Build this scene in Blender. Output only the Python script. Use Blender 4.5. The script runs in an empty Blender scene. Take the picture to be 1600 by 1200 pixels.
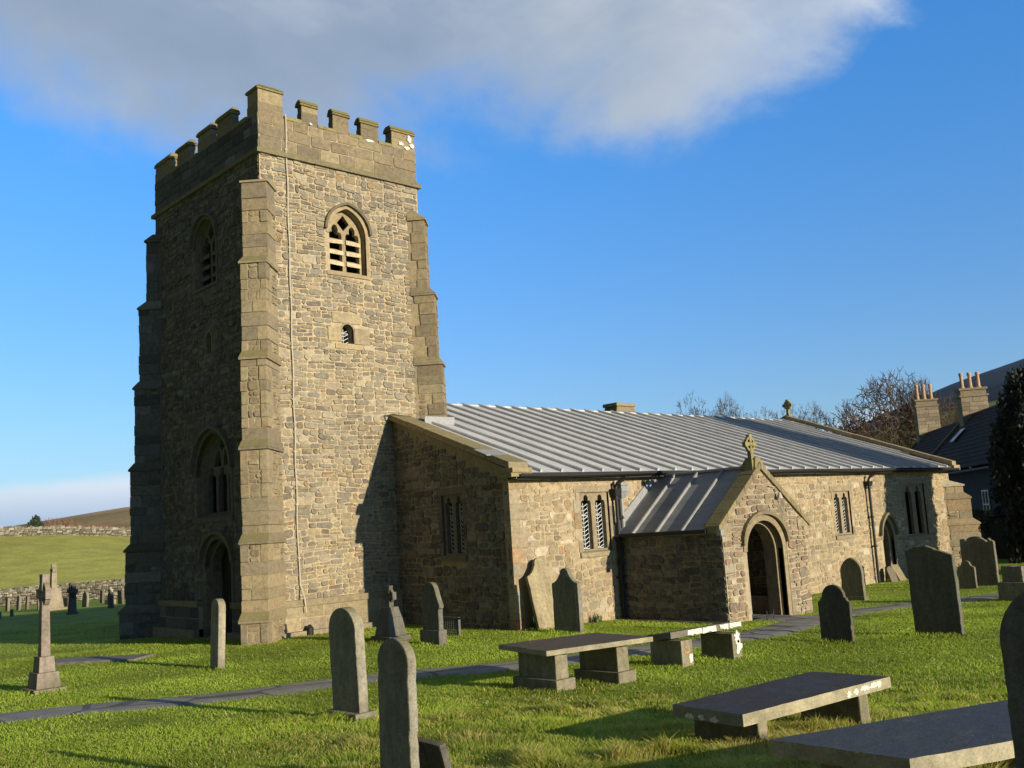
import bpy, bmesh, math, random
import numpy as np
from mathutils import Vector, Matrix, noise
# ------------------------------------------------------------------ camera, sky, sun, exposure
SC = bpy.context.scene
COL = SC.collection
EYE = 2.4
YAW, PITCH, ROLL, FPX = 0.8212, 0.1413, -0.0611, 1546.2
fw = Vector((math.cos(YAW)*math.cos(PITCH), math.sin(YAW)*math.cos(PITCH), math.sin(PITCH)))
rt = Vector((math.sin(YAW), -math.cos(YAW), 0)); up = rt.cross(fw)
r2 = rt*math.cos(ROLL)+up*math.sin(ROLL); u2 = -rt*math.sin(ROLL)+up*math.cos(ROLL)
cd = bpy.data.cameras.new('camera'); cam = bpy.data.objects.new('camera', cd); COL.objects.link(cam)
M = Matrix((r2, u2, -fw)).transposed().to_4x4(); M.translation = (0, 0, EYE)
cam.matrix_world = M
cd.sensor_fit = 'HORIZONTAL'; cd.sensor_width = 36; cd.lens = FPX/1600*36
cd.clip_start = .05; cd.clip_end = 30000
SC.camera = cam
SC.view_settings.view_transform = 'Standard'; SC.view_settings.look = 'None'
SC.view_settings.gamma = 1; SC.view_settings.exposure = 0.6
SUN = Vector((.11, -1, .24)).normalized()
sd = bpy.data.lights.new('sun', 'SUN'); sd.energy = 5.0; sd.angle = math.radians(.55); sd.color = (1, .86, .63)
so = bpy.data.objects.new('sun', sd); COL.objects.link(so)
so.rotation_euler = SUN.to_track_quat('Z', 'Y').to_euler(); so.location = (0, -30, 20)
W = bpy.data.worlds.new('World'); SC.world = W; W.use_nodes = True

class NT:
    """tiny node-tree writer"""
    def __init__(s, tree): s.t = tree; s.n = tree.nodes; s.l = tree.links
    def new(s, typ, **kw):
        nd = s.n.new(typ)
        for k, v in kw.items(): setattr(nd, k, v)
        return nd
    def put(s, sock, val):
        if isinstance(val, bpy.types.NodeSocket): s.l.new(val, sock)
        elif isinstance(val, (tuple, list)) and len(val) == 3 and sock.type == 'RGBA': sock.default_value = (*val, 1)
        else: sock.default_value = val
    def math(s, op, a, b=None, c=None, clamp=False):
        nd = s.new('ShaderNodeMath', operation=op, use_clamp=clamp)
        s.put(nd.inputs[0], a)
        if b is not None: s.put(nd.inputs[1], b)
        if c is not None: s.put(nd.inputs[2], c)
        return nd.outputs[0]
    def mix(s, fac, a, b, bt='MIX'):
        nd = s.new('ShaderNodeMix', data_type='RGBA', blend_type=bt)
        s.put(nd.inputs[0], fac); s.put(nd.inputs[6], a); s.put(nd.inputs[7], b)
        return nd.outputs[2]
    def noise(s, vec, scale, detail=4, rough=.55, dist=0, out=0):
        nd = s.new('ShaderNodeTexNoise')
        if vec is not None: s.put(nd.inputs['Vector'], vec)
        nd.inputs['Scale'].default_value = scale; nd.inputs['Detail'].default_value = detail
        nd.inputs['Roughness'].default_value = rough; nd.inputs['Distortion'].default_value = dist
        return nd.outputs[out]
    def ramp(s, fac, stops, interp='LINEAR'):
        nd = s.new('ShaderNodeValToRGB'); cr = nd.color_ramp; cr.interpolation = interp
        while len(cr.elements) > 1: cr.elements.remove(cr.elements[-1])
        for i, (p, c) in enumerate(stops):
            e = cr.elements[0] if i == 0 else cr.elements.new(p)
            e.position = p; e.color = (*c, 1) if isinstance(c, (tuple, list)) else (c, c, c, 1)
        s.put(nd.inputs[0], fac); return nd.outputs[0]
    def mapr(s, v, a, b, c=0., d=1., smooth=True):
        nd = s.new('ShaderNodeMapRange', interpolation_type='SMOOTHSTEP' if smooth else 'LINEAR')
        for i, x in enumerate((v, a, b, c, d)): s.put(nd.inputs[i], x)
        return nd.outputs[0]

def sky():
    t = NT(W.node_tree); t.n.clear()
    nis = t.new('ShaderNodeTexSky', sky_type='NISHITA', sun_disc=False)
    nis.sun_elevation = math.asin(SUN.z); nis.sun_rotation = math.atan2(SUN.x, SUN.y)
    nis.altitude = 250; nis.air_density = 1.0; nis.dust_density = .25; nis.ozone_density = 2.2
    tc = t.new('ShaderNodeTexCoord'); g = tc.outputs['Generated']
    sp = t.new('ShaderNodeSeparateXYZ'); t.put(sp.inputs[0], g)
    x, y, z = sp.outputs
    az = t.math('MULTIPLY', t.math('ARCTAN2', y, x), 180/math.pi)
    el = t.math('MULTIPLY', t.math('ARCSINE', z), 180/math.pi)
    # cloud deck: its lower edge as an elevation over azimuth
    f = t.mapr(az, 0, 110, smooth=False)
    def A(a): return a/110
    edge = t.ramp(f, [(A(0), .9), (A(18), .64), (A(24), .53), (A(28), .465), (A(32), .41), (A(37), .40), (A(45), .455), (A(52), .46), (A(60), .40), (A(68), .42), (A(74), .465), (A(80), .50), (A(110), .5)], 'B_SPLINE')
    edge = t.math('MULTIPLY', edge, 50)
    cv = t.new('ShaderNodeMapping'); t.put(cv.inputs[0], g); cv.inputs['Scale'].default_value = (1, 1, 1.7)
    n1 = t.noise(cv.outputs[0], 3.2, 6, .55, .4)
    n2 = t.noise(cv.outputs[0], 1.6, 4, .5, .2)
    wst = t.math('MAXIMUM', t.mapr(az, 84, 118), t.mapr(az, -95, -135))
    gloom = t.math('MAXIMUM', wst, t.mapr(el, 33, 50))
    d = t.math('ADD', t.math('SUBTRACT', el, edge), t.math('ADD', t.math('MULTIPLY', t.math('SUBTRACT', n1, .5), 14), t.math('MULTIPLY', t.math('SUBTRACT', t.noise(cv.outputs[0], 9, 6, .65), .5), 7)))
    m = t.mapr(d, -2.2, t.mapr(az, 30, 50, 2.4, 4.6))
    m = t.math('MULTIPLY', m, t.mapr(n2, .25, .42, .55, 1))
    n3 = t.noise(cv.outputs[0], 7, 5, .6, .5)
    ccol = t.ramp(t.math('ADD', t.math('ADD', t.math('MULTIPLY', n1, .8), t.math('MULTIPLY', n3, .25)), t.math('MULTIPLY', t.mapr(az, 52, 28), .30)), [(.38, (.150, .205, .305)), (.58, (.205, .262, .355)), (.76, (.33, .37, .43)), (.95, (.60, .61, .62))])
    # thin edges catch more light
    ccol = t.mix(t.mapr(d, -2, 7, .45, 0), ccol, (.36, .43, .53))
    ccol = t.mix(gloom, ccol, (.06, .075, .10))
    # low bank of cloud on the horizon
    low_top = t.math('ADD', 2.2, t.math('ADD', t.math('MULTIPLY', t.math('SUBTRACT', n1, .5), 3.2), t.mapr(az, 26, 40, 3.6, -2.0)))
    low_top = t.math('ADD', low_top, t.mapr(az, 55, 68, 0., 3.2))
    lm = t.mapr(t.math('SUBTRACT', el, low_top), -.7, .45, 1, 0)
    lm = t.math('MULTIPLY', lm, t.mapr(az, 42, 60, .45, 1))
    lcol = t.mix(t.mapr(el, 1.0, 4.2), (.32, .42, .55), (.66, .70, .74))
    # sky tint: clear cold northern air, deeper with height
    hgt = t.mapr(el, 0, 32)
    tint = t.mix(hgt, (.76, .944, 1.26), (.50, 1.42, 2.22))
    skyc = t.mix(1.0, nis.outputs[0], tint, 'MULTIPLY')
    sc = t.new('ShaderNodeVectorMath', operation='SCALE'); t.put(sc.inputs[0], skyc); sc.inputs['Scale'].default_value = SKY_GAIN
    skyc = sc.outputs[0]
    # unseen west and zenith sky darkened, an added cloud bank that cuts ambient light
    skyc = t.mix(gloom, skyc, t.mix(t.mapr(n2, .35, .65), (.026, .034, .048), (.050, .062, .080)))
    c = t.mix(lm, skyc, lcol); c = t.mix(m, c, ccol)
    sc2 = t.new('ShaderNodeVectorMath', operation='SCALE'); t.put(sc2.inputs[0], c); sc2.inputs['Scale'].default_value = 10
    bg = t.new('ShaderNodeBackground'); t.put(bg.inputs[0], sc2.outputs[0]); bg.inputs[1].default_value = .1
    out = t.new('ShaderNodeOutputWorld'); t.l.new(bg.outputs[0], out.inputs[0])
SKY_GAIN = .085
sky()

# ------------------------------------------------------------------ ground height
CPTS = np.array([(0,0,.8),(-6,6,.75),(6,-6,.75),(5,5,.55),(3,9,.45),(9,3,.45),(8,8,.25),(11,6,.15),(6,11,.25),(10,12,.05),(9,18,.05),(4,18,.1),(0,25,0),(11.5,22.3,0),(15.7,17.2,0),(17,14,-.05),(19.4,14,-.15),(23,14,-.28),(28,14,-.3),(32.7,17.2,-.33),(39,17,-.25),(36,8,-.15),(25,4,-.05),(9.8,35.6,-.4),(14,51,-.5),(5,45,-.5),(16.3,29,-.2),(2,35,-.3),(16,62,-.8),(5,62,-.8),(50,14,-.1),(20,9,-.1),(45,22,-.1),(-30,30,.2),(30,-30,.3),(-30,-30,1.2),(60,0,0),(60,35,0),(0,75,-1),(40,60,-.5)])
def _k(r2): return np.where(r2 > 1e-9, r2*np.log(np.maximum(r2, 1e-9)), 0)
def _fit():
    n = len(CPTS); X = CPTS[:, :2]
    K = _k(((X[:, None]-X[None])**2).sum(-1))+np.eye(n)*.5
    P = np.c_[np.ones(n), X]; A = np.zeros((n+3, n+3)); A[:n, :n] = K; A[:n, n:] = P; A[n:, :n] = P.T
    return np.linalg.solve(A, np.r_[CPTS[:, 2], 0, 0, 0])
TW = _fit()
def near(x, y):
    x = np.asarray(x, float); y = np.asarray(y, float)
    q = (x[..., None]-CPTS[:, 0])**2+(y[..., None]-CPTS[:, 1])**2
    return _k(q)@TW[:-3]+TW[-3]+TW[-2]*x+TW[-1]*y
def gz(x, y): return float(near(np.array([x]), np.array([y]))[0])

# far land: height above the eye as elevation angles, by azimuth and distance
FAR_R = [80, 100, 150, 165, 350, 700, 1500, 3500, 7000]
FAR_AZ = [-180, -60, 0, 15, 19, 22, 24, 27, 30, 34, 40, 50, 60, 66, 68.8, 71.6, 74.6, 80, 100, 140, 180]
E100 = dict(zip(FAR_AZ, [-1.2]*21))
def col(vals): return vals
EL = np.array([
 # r:      100   150   165   350   700  1500  3500  7000   for each azimuth
 (-1.0, -.7, -.6, 0.5, 1.0, 1.5, 1.6, .3),   # -180
 (-1.0, -.7, -.6, 0.5, 1.0, 1.5, 1.6, .3),   # -60
 (-.6, .3, .5, 3.0, 4.0, 5.0, 6.6, 3),       # 0
 (-.6, .5, .8, 3.6, 4.4, 5.4, 7.0, 3),       # 15
 (-.4, .6, .9, 3.9, 4.6, 5.3, 6.85, 3),      # 19
 (-.4, .6, .9, 3.9, 4.4, 4.9, 6.1, 3),       # 22
 (-.4, .6, .9, 3.8, 4.3, 4.5, 5.55, 3),      # 24
 (-.4, .6, .9, 3.5, 3.7, 3.9, 4.5, 2),       # 27
 (-.4, .5, .8, 2.8, 3.0, 3.1, 3.3, 1.5),     # 30
 (-.5, .4, .7, 2.2, 2.4, 2.3, 2.2, 1),       # 34
 (-.6, .2, .5, 1.5, 1.6, 1.6, 1.4, .6),      # 40
 (-.8, .1, .3, 1.0, 1.2, 1.3, 1.0, .4),      # 50
 (-2.1, .3, .3, .7, 1.2, 1.8, 1.2, .3),      # 60
 (-2.1, .5, .45, .5, 1.1, 2.4, 1.4, .3),     # 66
 (-2.1, .66, .6, .5, .95, 2.1, 1.2, .3),     # 68.8
 (-2.1, .92, .85, .6, .8, 1.68, .9, .3),     # 71.6
 (-2.1, 1.0, .95, .7, .6, 1.38, .6, .2),     # 74.6
 (-2.1, 1.0, .95, .6, .5, 1.1, .5, .2),      # 80
 (-2.1, .6, .6, .6, .8, 1.2, .8, .2),        # 100
 (-2.1, 0, .1, .6, .9, 1.3, 1.2, .3),        # 140
 (-1.0, -.7, -.6, 0.5, 1.0, 1.5, 1.6, .3)])
def far(r, az):
    lr = np.log(np.maximum(r, 1)); knots = np.log(np.array(FAR_R[1:], float))
    # smooth azimuth interpolation of each ring, then along r
    cols = [np.interp(az, FAR_AZ, EL[:, j]) for j in range(EL.shape[1])]
    C = np.stack(cols, -1); Z = EYE+np.array(FAR_R[1:])*np.tan(np.radians(C))
    j = np.clip(np.searchsorted(knots, lr)-1, 0, len(knots)-2)
    rr = np.array(FAR_R[1:], float)
    t = np.clip((r-rr[j])/(rr[j+1]-rr[j]), 0, 1)
    i = np.arange(len(r)); return Z[i, j]*(1-t)+Z[i, j+1]*t
def height(x, y):
    x = np.asarray(x, float); y = np.asarray(y, float)
    r = np.hypot(x, y); az = np.degrees(np.arctan2(y, x))
    k = np.clip((r-68)/27, 0, 1); k = k*k*(3-2*k)
    a = near(np.where(r > 90, x*90/np.maximum(r, 1), x), np.where(r > 90, y*90/np.maximum(r, 1), y))
    return a*(1-k)+far(r, az)*k
def hz(x, y): return float(height(np.array([x]), np.array([y]))[0])

# ------------------------------------------------------------------ materials
MATS = {}
def newmat(name):
    m = bpy.data.materials.new(name); m.use_nodes = True
    t = NT(m.node_tree); t.n.clear()
    b = t.new('ShaderNodeBsdfPrincipled'); o = t.new('ShaderNodeOutputMaterial'); t.l.new(b.outputs[0], o.inputs[0])
    MATS[name] = m; t.b = b; t.o = o
    t.obj = t.new('ShaderNodeTexCoord').outputs['Object']
    return t
def bump(t, h, strength=.5, dist=.02):
    nd = t.new('ShaderNodeBump'); t.put(nd.inputs['Height'], h); nd.inputs['Strength'].default_value = strength; nd.inputs['Distance'].default_value = dist
    t.l.new(nd.outputs[0], t.b.inputs['Normal'])
def attr_col(t):
    a = t.new('ShaderNodeAttribute', attribute_name='Col'); return a.outputs['Color']
def stone_mat(name, weather=.35, moss=.0, sc=1.0, lich=(.30, .30, .20), smear=0, streak=0):
    """stone whose colour comes from each block, mottled, stained and pitted"""
    t = newmat(name)
    c = attr_col(t)
    n = t.noise(t.obj, 9*sc, 6, .65); f = t.noise(t.obj, 45*sc, 4, .6); big = t.noise(t.obj, .55*sc, 4, .6)
    c = t.mix(1, c, t.ramp(n, [(.25, .62), (.5, 1.0), (.75, 1.32)]), 'MULTIPLY')
    c = t.mix(1, c, t.ramp(f, [(.3, .75), (.6, 1.1)]), 'MULTIPLY')
    st = t.mapr(big, .42, .68)
    c = t.mix(t.math('MULTIPLY', st, weather), c, (.105, .092, .072))
    if smear:                                                         # lime pointing dragged over the stones
        sm = t.mapr(t.noise(t.obj, 5.5, 7, .72, .6), .47, .66)
        c = t.mix(t.math('MULTIPLY', sm, smear), c, (.335, .272, .172))
    if streak:                                                        # rain streaks and algae down the slab
        mp = t.new('ShaderNodeMapping'); t.put(mp.inputs[0], t.obj); mp.inputs['Scale'].default_value = (4.5, 4.5, .8)
        k = t.noise(mp.outputs[0], 1.4, 5, .6, .4)
        c = t.mix(1, c, t.ramp(k, [(.3, .74), (.5, 1.), (.7, 1.25)]), 'MULTIPLY')
        al = t.mapr(t.noise(t.obj, 2.3, 5, .65), .5, .7); c = t.mix(t.math('MULTIPLY', al, .5), c, (.11, .115, .055))
    sp = t.mapr(t.noise(t.obj, 17*sc, 5, .7), .63, .72)
    c = t.mix(t.math('MULTIPLY', sp, .55), c, lich)
    if moss:
        ge = t.new('ShaderNodeNewGeometry'); s3 = t.new('ShaderNodeSeparateXYZ'); t.l.new(ge.outputs['Normal'], s3.inputs[0])
        mk = t.math('MULTIPLY', t.mapr(t.math('ADD', s3.outputs[2], t.math('MULTIPLY', n, .7)), .35, 1.0), moss)
        c = t.mix(mk, c, (.16, .15, .045))
    t.put(t.b.inputs['Base Color'], c); t.b.inputs['Roughness'].default_value = .93; t.b.inputs['Specular IOR Level'].default_value = .2
    h = t.math('ADD', t.math('MULTIPLY', n, .6), t.math('MULTIPLY', f, .4)); bump(t, h, .75, .025)
    return MATS[name]
stone_mat('rubble', .22, smear=.5)
stone_mat('ashlar', .30, .55)
stone_mat('parapet_stone', .34, .75)
stone_mat('coping_stone', .3, .40)
stone_mat('mossy_stone', .2, 1.0)
stone_mat('headstone', .55, .35, 1.6, (.27, .28, .21), streak=1)
stone_mat('pale_headstone', .25, .15, 1.6, (.38, .38, .31), streak=1)
def plain(name, colr, rough=.7, metal=0., nscale=6, var=.35, bmp=.2, spec=.4):
    t = newmat(name)
    n = t.noise(t.obj, nscale, 5, .62)
    c = t.mix(1, colr, t.ramp(n, [(.2, 1-var), (.5, 1.), (.8, 1+var)]), 'MULTIPLY')
    t.put(t.b.inputs['Base Color'], c); t.b.inputs['Roughness'].default_value = rough; t.b.inputs['Metallic'].default_value = metal
    t.b.inputs['Specular IOR Level'].default_value = spec
    if bmp: bump(t, n, bmp, .02)
    return MATS[name]
plain('black_iron', (.010, .010, .011), .65, 0, 8, .4, .1)
plain('dark_wood', (.030, .022, .016), .75, 0, 12, .5, .3)
plain('pipe_lead', (.22, .23, .24), .5, 0, 8, .3, .1)
plain('flashing', (.24, .245, .25), .6, 0, 12, .25, .1)
plain('lattice', (.60, .62, .62), .6, 0, 30, .15, 0)
plain('louvre_stone', (.42, .35, .23), .9, 0, 10, .4, .4)
plain('void', (.006, .006, .006), .95, 0, 4, .2, 0, .05)
plain('conductor', (.40, .37, .30), .6, 0, 14, .3, 0)
plain('chimney_pot', (.40, .27, .18), .75, 0, 10, .3, .1)
plain('slate', (.034, .030, .027), .9, 0, 3, .4, .3, .15)
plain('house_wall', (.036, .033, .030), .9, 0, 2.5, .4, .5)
plain('white_paint', (.75, .75, .73), .5, 0, 9, .1, 0)
plain('bark', (.085, .070, .050), .95, 0, 5, .45, .3, .1)
plain('twig', (.095, .070, .050), .95, 0, 2, .4, 0, .1)
plain('russet_twig', (.15, .085, .055), .95, 0, 2, .4, 0, .1)
plain('vent_mesh', (.10, .10, .085), .8, 0, 30, .3, .1)
def glass():
    t = newmat('glass'); t.put(t.b.inputs['Base Color'], (.012, .014, .018)); t.b.inputs['Roughness'].default_value = .12
    bump(t, t.noise(t.obj, 7, 2), .25, .02)
glass()
def lead(name='lead', k=1.):
    t = newmat(name)
    mp = t.new('ShaderNodeMapping'); t.put(mp.inputs[0], t.obj); mp.inputs['Scale'].default_value = (2.2, .35, .6)
    n = t.noise(mp.outputs[0], 2.2, 6, .65, .3); f = t.noise(t.obj, 26, 4, .6)
    c = t.ramp(n, [(.25, (.34*k, .35*k, .36*k)), (.5, (.46*k, .467*k, .47*k)), (.75, (.56*k, .565*k, .56*k))])
    c = t.mix(1, c, t.ramp(f, [(.3, .85), (.7, 1.1)]), 'MULTIPLY')
    w = t.mapr(t.noise(t.obj, 8, 5, .7), .66, .74)
    c = t.mix(t.math('MULTIPLY', w, .45), c, (.50, .50, .49))
    t.put(t.b.inputs['Base Color'], c); t.b.inputs['Roughness'].default_value = .5; t.b.inputs['Specular IOR Level'].default_value = .35
    bump(t, t.math('ADD', n, t.math('MULTIPLY', f, .3)), .35, .03)
lead(); lead('dull_lead', .55)
def grassmat():
    t = newmat('grass')
    c = attr_col(t)
    t.put(t.b.inputs['Base Color'], c); t.b.inputs['Roughness'].default_value = .55; t.b.inputs['Specular IOR Level'].default_value = .25
    tr = t.new('ShaderNodeBsdfTranslucent'); t.put(tr.inputs[0], t.mix(1, c, (1.25, 1.35, .7), 'MULTIPLY'))
    mx = t.new('ShaderNodeMixShader'); mx.inputs[0].default_value = .5
    t.l.new(t.b.outputs[0], mx.inputs[1]); t.l.new(tr.outputs[0], mx.inputs[2]); t.l.new(mx.outputs[0], t.o.inputs[0])
grassmat()
def leafmat(name, colr):
    t = newmat(name); n = t.noise(t.obj, .9, 3)
    t.put(t.b.inputs['Base Color'], t.mix(1, colr, t.ramp(n, [(.25, .5), (.5, 1.), (.8, 1.7)]), 'MULTIPLY')); t.b.inputs['Roughness'].default_value = .7
leafmat('yew_leaf', (.009, .013, .006)); leafmat('conifer_leaf', (.03, .045, .018)); leafmat('weed_leaf', (.05, .09, .02))
def groundmat():
    t = newmat('ground')
    c = attr_col(t)
    a = t.noise(t.obj, .35, 5, .6); b = t.noise(t.obj, 3.5, 6, .7); f = t.noise(t.obj, 38, 4, .7)
    c = t.mix(1, c, t.ramp(a, [(.3, .80), (.5, 1.), (.7, 1.22)]), 'MULTIPLY')
    c = t.mix(1, c, t.ramp(b, [(.28, .62), (.5, 1.), (.72, 1.35)]), 'MULTIPLY')
    c = t.mix(1, c, t.ramp(f, [(.25, .55), (.5, 1.), (.75, 1.4)]), 'MULTIPLY')
    c = t.mix(t.math('MULTIPLY', t.mapr(b, .56, .74), .30), c, (.17, .15, .045))
    t.put(t.b.inputs['Base Color'], c); t.b.inputs['Roughness'].default_value = .9; t.b.inputs['Specular IOR Level'].default_value = .15
    bump(t, t.math('ADD', t.math('MULTIPLY', b, .7), t.math('MULTIPLY', f, .5)), .9, .06)
groundmat()
def hillmat():
    t = newmat('hill')
    c = attr_col(t)
    mp = t.new('ShaderNodeMapping'); t.put(mp.inputs[0], t.obj); mp.inputs['Scale'].default_value = (1, 1, 3.5)
    a = t.noise(mp.outputs[0], .006, 6, .6); b = t.noise(mp.outputs[0], .05, 6, .65)
    c = t.mix(1, c, t.ramp(a, [(.3, .7), (.5, 1.), (.7, 1.35)]), 'MULTIPLY')
    c = t.mix(1, c, t.ramp(b, [(.3, .75), (.5, 1.), (.7, 1.25)]), 'MULTIPLY')
    t.put(t.b.inputs['Base Color'], c); t.b.inputs['Roughness'].default_value = 1; t.b.inputs['Specular IOR Level'].default_value = 0
hillmat()
def pathmat():
    t = newmat('path')
    n = t.noise(t.obj, 2.2, 6, .65); f = t.noise(t.obj, 40, 4, .7)
    c = t.ramp(n, [(.25, (.13, .12, .105)), (.5, (.20, .188, .165)), (.75, (.28, .262, .225))])
    c = t.mix(1, c, t.ramp(f, [(.3, .75), (.7, 1.2)]), 'MULTIPLY')
    vo = t.new('ShaderNodeTexVoronoi', feature='DISTANCE_TO_EDGE'); t.put(vo.inputs['Vector'], t.obj); vo.inputs['Scale'].default_value = .75; vo.inputs['Randomness'].default_value = .7
    j = t.mapr(vo.outputs['Distance'], .012, .045, 1, 0)
    c = t.mix(t.math('MULTIPLY', j, .75), c, (.035, .045, .018))
    t.put(t.b.inputs['Base Color'], c); t.b.inputs['Roughness'].default_value = .72
    bump(t, t.math('SUBTRACT', t.math('ADD', n, t.math('MULTIPLY', f, .5)), j), .5, .02)
pathmat()
def tombtop():
    t = newmat('tomb_slab')
    c = attr_col(t)
    n = t.noise(t.obj, 4, 6, .68); f = t.noise(t.obj, 50, 4, .7); g = t.noise(t.obj, 11, 5, .7, .5)
    c = t.mix(1, c, t.ramp(n, [(.25, .55), (.5, 1.), (.78, 1.6)]), 'MULTIPLY')
    c = t.mix(1, c, t.ramp(f, [(.3, .7), (.7, 1.2)]), 'MULTIPLY')
    c = t.mix(t.math('MULTIPLY', t.mapr(g, .62, .72), .4), c, (.25, .25, .19))
    t.put(t.b.inputs['Base Color'], c); t.put(t.b.inputs['Roughness'], t.ramp(n, [(.35, .5), (.65, .85)])); t.b.inputs['Specular IOR Level'].default_value = .22
    bump(t, t.math('ADD', n, t.math('MULTIPLY', f, .4)), .5, .02)
tombtop()
def lichen():
    t = newmat('white_lichen'); n = t.noise(t.obj, 28, 5, .7)
    t.put(t.b.inputs['Base Color'], t.ramp(n, [(.35, (.30, .29, .22)), (.5, (.60, .59, .52)), (.6, (.70, .69, .62))])); t.b.inputs['Roughness'].default_value = .95
lichen()
plain('orange_lichen', (.45, .20, .035), .95, 0, 40, .4, .2)
plain('soil', (.060, .045, .028), .95, 0, 18, .6, .6)

# ------------------------------------------------------------------ mesh writer and object helpers
class MB:
    def __init__(s): s.v = []; s.f = []; s.c = []
    def add(s, vs, fs, c=(.2, .2, .2)):
        o = len(s.v); s.v.extend([tuple(p) for p in vs]); s.f.extend([tuple(i+o for i in f) for f in fs]); s.c.extend([c]*len(fs))
    def box(s, x0, x1, y0, y1, z0, z1, c=(.2, .2, .2)):
        s.add([(x0,y0,z0),(x1,y0,z0),(x1,y1,z0),(x0,y1,z0),(x0,y0,z1),(x1,y0,z1),(x1,y1,z1),(x0,y1,z1)],
              [(0,3,2,1),(4,5,6,7),(0,1,5,4),(1,2,6,5),(2,3,7,6),(3,0,4,7)], c)
    def hexa(s, lo, hi, c=(.2, .2, .2)):
        """four low corners, four high corners, both counter-clockwise seen from above"""
        s.add(list(lo)+list(hi), [(0,3,2,1),(4,5,6,7),(0,1,5,4),(1,2,6,5),(2,3,7,6),(3,0,4,7)], c)
    def prism(s, loop, vec, c=(.2, .2, .2)):
        n = len(loop); v = Vector(vec)
        a = [Vector(p) for p in loop]; b = [p+v for p in a]
        s.add(a+b, [tuple(range(n))[::-1], tuple(range(n, 2*n))]+[(i, (i+1) % n, n+(i+1) % n, n+i) for i in range(n)], c)
    def tube(s, pts, rad, k=8, c=(.2, .2, .2), caps=True):
        pts = [Vector(p) for p in pts]; n = len(pts)
        rad = rad if isinstance(rad, (list, tuple)) else [rad]*n
        rings = []
        for i, p in enumerate(pts):
            d = (pts[min(i+1, n-1)]-pts[max(i-1, 0)]).normalized()
            a = d.cross(Vector((0, 0, 1)) if abs(d.z) < .9 else Vector((1, 0, 0))).normalized(); b = d.cross(a)
            rings.append([p+(a*math.cos(2*math.pi*j/k)+b*math.sin(2*math.pi*j/k))*rad[i] for j in range(k)])
        vs = [q for r in rings for q in r]; fs = []
        for i in range(n-1):
            for j in range(k): fs.append((i*k+j, (i+1)*k+j, (i+1)*k+(j+1) % k, i*k+(j+1) % k))
        if caps: fs += [tuple(range(k)), tuple(range((n-1)*k, n*k))[::-1]]
        s.add(vs, fs, c)
    def build(s, name, mat, parent=None, smooth=False, bevel=0, loc=None):
        me = bpy.data.meshes.new(name)
        off = Vector((0, 0, 0))
        p = parent
        while p is not None: off += p.location; p = p.parent
        if loc is not None: off = Vector(loc)
        me.from_pydata([tuple(Vector(q)-off) for q in s.v], [], s.f)
        at = me.attributes.new('Col', 'FLOAT_COLOR', 'FACE')
        at.data.foreach_set('color', np.array([(*c[:3], 1) for c in s.c], np.float32).ravel())
        me.materials.append(MATS[mat] if isinstance(mat, str) else mat)
        bm = bmesh.new(); bm.from_mesh(me)
        bmesh.ops.recalc_face_normals(bm, faces=bm.faces)
        if bevel:
            es = [e for e in bm.edges if len(e.link_faces) == 2 and e.calc_face_angle(0) > .5]
            bmesh.ops.bevel(bm, geom=es, offset=bevel, segments=2, affect='EDGES', profile=.6)
        bm.to_mesh(me); bm.free()
        if smooth: me.polygons.foreach_set('use_smooth', [True]*len(me.polygons))
        o = bpy.data.objects.new(name, me); COL.objects.link(o)
        if parent is not None: o.parent = parent
        elif loc is not None: o.location = loc
        return o
def empty(name, loc=(0, 0, 0), rz=0):
    o = bpy.data.objects.new(name, None); COL.objects.link(o); o.location = loc; o.rotation_euler = (0, 0, rz); o.empty_display_size = .3
    return o
def tag(o, label=None, cat=None, group=None, kind=None):
    if label: o['label'] = label
    if cat: o['category'] = cat
    if group: o['group'] = group
    if kind: o['kind'] = kind
    return o

class Frame:
    """a wall plane: u along the wall, v up, n out of it"""
    def __init__(s, o, U): s.o = Vector(o); s.U = Vector(U).normalized(); s.V = Vector((0, 0, 1)); s.N = s.U.cross(s.V)
    def p(s, u, v, n=0): return s.o+s.U*u+s.V*v+s.N*n

def arch(u0, u1, v0, vs, va, n=10):
    """opening outline, counter-clockwise from bottom left"""
    um = (u0+u1)/2; h = um-u0; r = va-vs; pts = [(u0, v0), (u1, v0)]
    if r >= h:
        R = (h*h+r*r)/(2*h); th = math.atan2(r, R-h) if R > h else math.pi/2
        rightarc = [(u1-R+R*math.cos(th*i/n), vs+R*math.sin(th*i/n)) for i in range(n+1)]
    else:
        rightarc = [(um+h*math.cos(math.pi/2*i/n), vs+r*math.sin(math.pi/2*i/n)) for i in range(n+1)]
    leftarc = [(2*um-a, b) for a, b in rightarc[::-1]][1:]
    return pts+rightarc+leftarc
def trefoil_light(u0, u1, v0, vs, va, n=5):
    """narrow light with a cusped (trefoil) head"""
    um = (u0+u1)/2; h = um-u0
    right = [(u1, vs)]
    ry = (va-vs)
    for i in range(1, n+1):
        a = -math.pi/2*.2+math.pi*.75*i/n
        right.append((um+h*.62+h*.38*math.cos(a), vs+ry*.28+ry*.26*math.sin(a)))
    for i in range(n+1):
        a = -.35+(math.pi/2+.35)*i/n
        right.append((um+h*.46*math.cos(a), vs+ry*.66+ry*.34*math.sin(a)))
    left = [(2*um-a, b) for a, b in right[::-1]][1:]
    return [(u0, v0), (u1, v0)]+right+left
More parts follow.
